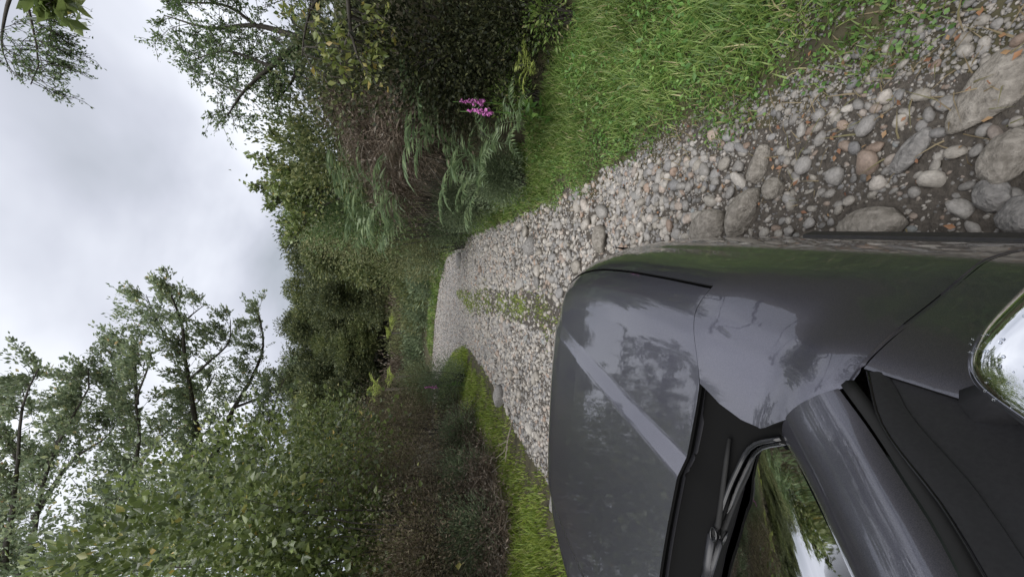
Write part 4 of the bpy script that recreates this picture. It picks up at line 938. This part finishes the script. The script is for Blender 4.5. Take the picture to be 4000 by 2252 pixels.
for i, (ix, iy, Y, s, lab) in enumerate(TF):
    c = aty(ix, iy, Y); g = gz(c[0], c[1]); fern('tree_fern', lab, c[0], c[1], s, 12, 300 + i, 'y' if i < 4 else 'g', (0.5, 0.95), trunk=max(c[2] - g, 0.3), group='tree ferns', cat='tree fern')

# ------------------------------------------------------------------ evergreen stand on the hill
protos = []
for i in range(5):
    rng = np.random.default_rng(400 + i); mw, ml = MB(), MB(); H = (8.5, 7.5, 9.0, 7.0, 8.0)[i]
    top = np.array([rng.normal() * 0.4, rng.normal() * 0.4, H * 0.9]); mw.tube(spline([(0, 0, -0.5), (0.1, 0.1, H * 0.45), tuple(top)], 9), np.linspace(0.22, 0.03, 9), 6, cap=False)
    for k in range(5):
        cz_ = H * (0.30 + 0.15 * k); w = 2.3 * (1 - 0.13 * k) * (0.8 if k == 0 else 1)
        off = rng.normal(size=3) * (0.7, 0.7, 0.2); clumps(ml, mw, np.array([0, 0, cz_]) + off, (w, w, H * 0.14), rng, 30, 105, 0.34, (0.26, 0.10), np.array([0, 0, cz_ * 0.8]), stems=6, stem_r=0.05, shell=0.6, squash=0.8, up=0.1)
    protos.append((mw.me('trunk', m_bark), ml.me('crown', m_dark), H))
    protos[-1] += (protos[-1][1].copy(),); protos[-1][3].materials.clear(); protos[-1][3].materials.append(m_dark2)
EV = [(1300, 830, 30), (1270, 930, 34), (1290, 1010, 37), (1330, 1090, 38), (1260, 1100, 42), (1300, 1180, 41), (1240, 1210, 45), (1300, 1270, 42), (1240, 1310, 46), (1290, 1370, 42), (1210, 1390, 47), (1280, 1450, 41), (1200, 1480, 46), (1270, 1540, 39), (1200, 1570, 45), (1290, 1620, 36), (1230, 1660, 41), (1350, 1150, 37), (1370, 1320, 38), (1360, 1420, 38), (1370, 1510, 36), (1340, 1000, 33), (1230, 1020, 40), (1250, 1750, 38), (1210, 1150, 48), (1195, 1270, 50), (1330, 1700, 32), (1250, 1850, 36)]
ORD = ['first', 'second', 'third', 'fourth', 'fifth', 'sixth', 'seventh', 'eighth', 'ninth', 'tenth', 'eleventh', 'twelfth', 'thirteenth', 'fourteenth', 'fifteenth', 'sixteenth']
def ev_row(Y): return 'front' if Y < 38 else 'middle' if Y < 43 else 'skyline'
for i, (ix, iyv, Y) in enumerate(EV):
    rank = sorted([e[1] for e in EV if ev_row(e[2]) == ev_row(Y)]).index(iyv)
    lab = '%s evergreen in the %s row on the hill, %s from the fern bank' % ('dark green' if i % 3 else 'olive green', ev_row(Y), ORD[rank])
    rng = np.random.default_rng(500 + i); c = aty(ix, iyv, Y); tm, cm, H, cm2 = protos[i % 5]; g = gz(c[0], c[1])
    s = (c[2] + 0.9 - g) / H * rng.uniform(1.0, 1.12) * 1.08
    t = thing('evergreen_tree', lab, 'tree', (c[0], c[1], g), 'evergreen stand on the hill'); t.scale = (max(s, 0.8) * rng.uniform(1, 1.25), max(s, 0.8) * rng.uniform(1, 1.2), s); t.rotation_euler = (0, 0, rng.uniform(0, 6.28))
    obj('trunk', tm, t); obj('crown', cm if i % 3 else cm2, t)
    if H * s > 12 or s < 0.4: print('tree', i, H * s, g)

# ------------------------------------------------------------------ fern bank on the near side
rngb = np.random.default_rng(9)
def bank(ix, iy, Y): c = aty(ix, iy, Y); return c
FN = [(1830, 600, 5.3, 1.25, 'g', 'large grey green fern with wide arching fronds low on the bank'), (1720, 470, 5.2, 1.15, 'g', 'blue green fern standing above the foxgloves'), (1910, 680, 5.0, 0.85, 'g', 'fern hanging over the verge grass at the foot of the bank'),
      (1540, 760, 6.4, 1.35, 'g', 'long fronded fern halfway up the bank, nearest the evergreens'), (1600, 850, 7.4, 1.25, 'g', 'fern drooping beside the far verge of the bank'), (1440, 700, 6.9, 1.2, 'g', 'pale green fern at the top of the brown drape'), (1470, 840, 7.8, 1.25, 'g', 'arching fern at the end of the bank, under the green bushes'),
      (2040, 470, 4.4, 0.55, 'g', 'small bright fern in the verge beside the foxgloves'), (2080, 250, 4.1, 0.40, 'y', 'yellow green fern at the edge of the dark hollow'), (1950, 560, 4.8, 0.7, 'g', 'small fern under the large grey green one'), (1850, 780, 6.4, 0.75, 'g', 'low fern among the grey gorse of the bank foot'),
      (1590, 560, 5.7, 0.85, 'd', 'withered red brown fern on the bank face')]
for i, (ix, iy, Y, s, kd, lab) in enumerate(FN):
    c = aty(ix, iy, Y); fern('fern', lab, c[0], c[1], s, 7, 600 + i, kd, (0.1, 0.8), z=c[2], group='ferns on the bank')
DR = [(1420, 520, 6.4, (170, 150), 'brown curtain of dead bracken hanging down the middle of the bank'), (1560, 480, 6.0, (130, 120), 'brown dead bracken above the blue green fern'), (1500, 700, 7.2, (130, 110), 'brown dead bracken nearest the evergreen hill'), (1330, 380, 6.8, (120, 120), 'grey brown dry twigs under the overhanging tree'), (1620, 330, 5.6, (110, 120), 'dry bracken over the dark hollow')]
for i, (ix, iy, Y, rp, lab) in enumerate(DR):
    c = aty(ix, iy, Y); dd = np.linalg.norm(c - (0, 0, CZ)); tangle('dead_bracken', lab, 'bracken', c[0], c[1], np.array([rp[1], rp[1] * 0.7, rp[0]]) / F * dd, 3000, 650 + i, m_dead, (0.25, 0.7), 0.003, 'dead bracken on the bank', 0.9, z0=c[2] - rp[0] / F * dd * 0.6, leafy=4200, lsize=(0.055, 0.018))
# bushes on the bank
BK = [('leafy_bush', 'fine leaved green bush below the rounded leaves, along the skyline', 1250, 760, 9.5, (110, 130), m_fine, (0.07, 0.03), 70, 100, 0.26),
      ('leafy_bush', 'green bush meeting the evergreen hill at the end of the bank', 1330, 880, 11.5, (130, 110), m_scrub, (0.08, 0.03), 70, 100, 0.30),
      ('leafy_bush', 'green bush in the middle of the bank above the long fronded fern', 1420, 800, 9.0, (110, 110), m_fine, (0.07, 0.035), 60, 100, 0.26),
      ('leafy_bush', 'dark bush behind the brown curtain of bracken', 1320, 560, 7.6, (150, 150), m_dark2, (0.07, 0.035), 80, 100, 0.30),
      ('leafy_bush', 'dark leafy bush over the hollow, under the overhanging tree', 1450, 250, 6.4, (190, 160), m_dark, (0.07, 0.04), 80, 100, 0.30),
      ('leafy_bush', 'shade darkened bush at the back of the hollow', 1680, 160, -0.15, (170, 190), m_hollow_shade, (0.05, 0.03), 90, 90, 0.26),
      ('leafy_bush', 'shade darkened bush in the dark hollow behind the verge weeds', 1880, 150, -0.12, (130, 130), m_hollow_shade, (0.04, 0.022), 70, 90, 0.17),
      ('leafy_bush', 'shade darkened bush at the picture edge where hollow meets verge', 2000, 0, -0.12, (120, 130), m_hollow_shade, (0.04, 0.022), 70, 90, 0.16),
      ('leafy_bush', 'shade darkened bush beside the foxgloves at the hollow mouth', 1830, 330, -0.12, (110, 100), m_hollow_shade, (0.045, 0.022), 60, 90, 0.17),
      ('leafy_bush', 'olive bush by the last fern of the bank', 1600, 950, 13, (110, 90), m_scrub, (0.09, 0.03), 60, 100, 0.34),
      ('bank_gorse', 'grey green gorse at the foot of the bank, beside the low fern', 1790, 790, 7.8, (50, 55), m_gorse, (0.07, 0.012), 46, 190, 0.18),
      ('bank_gorse', 'grey green gorse spreading into the verge under the hanging fern', 1930, 690, 5.5, (42, 60), m_gorse, (0.05, 0.010), 46, 190, 0.14),
      ('bank_gorse', 'grey green gorse where the bank ends beside the gravel', 1740, 885, 11.5, (42, 48), m_gorse, (0.08, 0.014), 46, 190, 0.22),
      ('bank_gorse', 'olive gorse bush rising behind the last grey green one', 1640, 880, 12, (80, 70), m_scrub, (0.08, 0.02), 46, 150, 0.26),
      ('leafy_herb', 'leafy bright green weed at the edge of the dark hollow', 2020, 130, 4.4, (50, 70), m_grass, (0.06, 0.02), 24, 26, 0.09),
      ('leafy_herb', 'bright green nettle like weed beside the foxgloves', 1990, 380, 4.7, (60, 60), m_grass, (0.06, 0.018), 30, 30, 0.10),
      ('leafy_herb', 'leafy weed at the top of the verge near the picture edge', 2130, 40, 3.9, (45, 60), m_grass, (0.05, 0.018), 24, 30, 0.09)]
for i, (nm, lab, ix, iy, Y, rp, mt, lf, n, per, cr) in enumerate(BK):
    kw = dict(outward=1.0, up=0.5) if 'gorse' in nm else {}
    px_bush(nm, lab, 'gorse' if 'gorse' in nm else 'plant' if 'herb' in nm else 'bush', ix, iy, Y, rp, 700 + i, mt, lf, n=n, per=per, cr=cr, stems=16, group={'leafy_bush': 'bushes on the bank', 'bank_gorse': 'gorse on the bank', 'leafy_herb': 'weeds of the near verge'}[nm], **kw)
# pale leaved branch reaching in from the side, and the overhanging trees
def right_tree(name, label, Y, limbs, seed, lm, base, **kw):
    rng = np.random.default_rng(seed); mw, ml = MB(), MB(); L3 = []
    b = np.array([base[0], base[1], gz(*base)])
    for i, (pts, r0, r1) in enumerate(limbs):
        P = T(pts, [Y + 0.2 * k * (1 if i % 2 else -0.5) for k in range(len(pts))])
        if i == 0: P = [b, (b + P[0]) / 2 + np.array([0.3, 0, 0.2])] + P
        L3.append((np.array(P), r0, r1))
    grow(mw, ml, L3, rng, **kw); return tree_obj(name, label, 'tree', b, mw, ml, m_bark, lm)
right_tree('skyline_bush', 'bush with rounded leaves on upright stems, standing out against the sky', 8.5, [([(1420, 700), (1250, 690), (1100, 690)], 0.04, 0.008)] + [([(1330 + 8 * k, 690 + 6 * k), ((1330 + t_[0]) / 2, (690 + t_[1]) / 2 + 10), t_], 0.016, 0.004) for k, t_ in enumerate([(1020, 735), (1030, 620), (1085, 520), (1060, 800), (1120, 880), (1160, 480), (1090, 670), (1150, 800), (1180, 580), (1150, 930), (1210, 500), (1120, 760)])],
    805, m_broad, (2.2, 8.6), twigs=16, tl=0.40, sub=4, leaves=4, leaf=(0.085, 0.055), start=0.4, up=0.5, spread=0.6)
right_tree('pale_leaved_tree', 'small tree with big pale yellow green leaves hanging over the hollow', 4.6, [([(1340, -150), (1360, 0), (1370, 120), (1400, 230)], 0.05, 0.012), ([(1365, 60), (1480, 120), (1560, 200), (1600, 260)], 0.022, 0.006), ([(1340, -100), (1220, 30), (1190, 130), (1180, 220)], 0.02, 0.005), ([(1370, 120), (1330, 230), (1340, 290)], 0.015, 0.005)],
    801, m_yellow, (3.4, 4.9), twigs=11, tl=0.55, sub=3, leaves=4, leaf=(0.08, 0.045), start=0.45, up=-0.3, droop=0.3)
right_tree('overhanging_tree', 'fine leaved tree with thin branches reaching over the sky from the bank', 7.5, [([(1420, -60), (1250, 0), (1180, 150), (1060, 260), (950, 360), (890, 450)], 0.10, 0.010), ([(1180, 150), (1000, 100), (820, 110), (640, 60)], 0.05, 0.008), ([(1250, 0), (1000, -60), (760, -90)], 0.06, 0.010),
    ([(1060, 260), (880, 200), (740, 240)], 0.03, 0.006), ([(1180, 150), (1150, 300), (1080, 400)], 0.04, 0.008), ([(1250, 0), (1200, 220), (1160, 340)], 0.05, 0.01), ([(1000, 100), (900, 30), (700, 10)], 0.03, 0.006), ([(950, 360), (860, 330), (800, 300)], 0.02, 0.004)],
    802, m_fine, (3.9, 7.8), twigs=15, tl=0.85, sub=8, leaves=11, leaf=(0.05, 0.024), start=0.12, up=-0.05, droop=0.10, spread=0.8, twig_r=0.006)
right_tree('overhanging_tree', 'thin leafy branch hanging into the corner of the sky', 6.0, [([(120, -420), (60, -200), (90, -60), (130, 120), (150, 260), (120, 330)], 0.05, 0.005), ([(80, -120), (20, 60), (10, 200), (40, 270)], 0.025, 0.004), ([(90, -60), (180, 40), (200, 150), (180, 230)], 0.02, 0.004)],
    803, m_fine, (5.2, 6.5), twigs=13, tl=0.55, sub=7, leaves=7, leaf=(0.035, 0.016), start=0.55, up=-0.4, droop=0.3, spread=0.7, twig_r=0.004)
right_tree('overhanging_tree', 'sprig with broad dark leaves at the very corner of the sky', 4.0, [([(60, -700), (120, -250), (190, -30), (215, 25)], 0.03, 0.006), ([(190, -30), (225, 10), (232, 40)], 0.006, 0.003)], 804, m_broad, (5.0, 4.2), twigs=6, tl=0.13, sub=2, leaves=3, leaf=(0.13, 0.07), start=0.9, up=-0.3)
# foxgloves
def foxglove(label, ix, iy, Y, h, seed):
    rng = np.random.default_rng(seed); c = aty(ix, iy, Y); g = gz(c[0], c[1]); t = thing('foxglove', label, 'flower', (c[0], c[1], g - 0.02), 'foxgloves')
    H = max(c[2] - g, 0.15); q = MB(); P = np.array([(0, 0, 0), (0.01, 0, H * 0.6), (-0.03, 0, H + h)]); P = spline(P, 8); q.tube(P, np.linspace(0.008, 0.003, 8), 5); obj('stem', q.me('stem', m_herb), t)
    q = MB()
    for k in range(22):
        z = H + h * (k / 22 - 0.25); a = rng.uniform(-2.6, 0.6); s = 0.05 * (1 - 0.55 * k / 22); d = np.array([math.cos(a), math.sin(a), -0.6]); p = np.array([-0.02, 0, z])
        q.tube([p, p + d * s * 0.4, p + d * s], [0.004, s * 0.28, s * 0.36], 6, cap=False)
    obj('flower_bells', q.me('flower_bells', m_pink), t); q = MB(); n = 16; leaf_batch(q, np.stack([np.zeros(n), np.zeros(n), rng.uniform(0, H * 0.6, n)], -1), rng.normal(size=(n, 3)) * (1, 1, 0.3), 0.14, 0.05, rng); obj('leaves', q.me('leaves', m_herb), t)
foxglove('pink foxglove spike nearest the large fern', 1850, 395, 4.55, 0.24, 1); foxglove('pink foxglove spike nearest the verge grass', 1880, 432, 4.45, 0.24, 2); foxglove('single pink foxglove among the gorse across the track', 1690, 1508, 11.2, 0.35, 3)
# pale dead twigs on the far verge
def dead_twig(label, ix, iy, L_, seed):
    rng = np.random.default_rng(seed); c = atz(ix, iy, 0.12); q = MB(); base = np.zeros(3); mains = spline([(0, 0, 0), (L_ * 0.4, 0.1, 0.12), (L_, 0.0, 0.16)], 8); q.tube(mains, np.linspace(0.016, 0.006, 8), 5)
    for k in range(5):
        i = int(rng.integers(2, 7)); d = np.array([rng.uniform(0.2, 0.6), rng.uniform(-0.5, 0.5), rng.uniform(0.1, 0.5)]) * L_ * 0.6; q.tube([mains[i], mains[i] + d * 0.5 + rng.normal(size=3) * 0.03, mains[i] + d], [0.008, 0.006, 0.003], 4)
    tag(obj('dead_branch', q.me('dead_branch', m_twig), loc=(c[0], c[1], gz(c[0], c[1]) + 0.02), rot=(0, 0, rng.uniform(2, 4))), label, 'branch', 'dead branches')
dead_twig('pale forked dead branch lying at the gravel edge across the track', 1985, 1650, 0.6, 1); dead_twig('pale dead branch lying in the far verge near the gorse', 1930, 2030, 0.5, 2)

# the scrub goes on beside the car, past the picture's edge: windscreen and flank mirror it
for i, (x, y, r, lab) in enumerate([(-6.8, 2.2, (1.8, 1.8, 2.2), 'broadleaf shrub across the track, level with the bonnet, past the picture edge'), (-6.6, -1.2, (1.8, 1.8, 2.4), 'broadleaf shrub across the track, level with the car doors'), (-9.5, 4.5, (2.2, 2.2, 3.6), 'tall leafy tree behind the shrub level with the bonnet'), (-9.0, 0.0, (2.2, 2.2, 3.8), 'tall leafy tree across the track from the car doors'),
        (-6.3, 5.0, (1.3, 1.3, 1.9), 'broadleaf shrub just past the picture edge beside the dark scrub'), (-6.6, 3.6, (1.3, 1.3, 2.0), 'broadleaf shrub between the bonnet and the picture edge, across the track'), (4.6, 1.2, (1.7, 1.7, 1.9), 'dark bush on the bank beside the car, past the picture edge'), (4.8, -2.0, (1.8, 1.8, 2.1), 'dark bush on the bank behind the car')]):
    bush('roadside_bush', lab, 'bush', x, y, r, 900 + i, m_broad if x < 0 else m_dark, (0.14, 0.09), n=70, per=70, cr=0.42, stems=8, group='roadside growth past the picture edge')
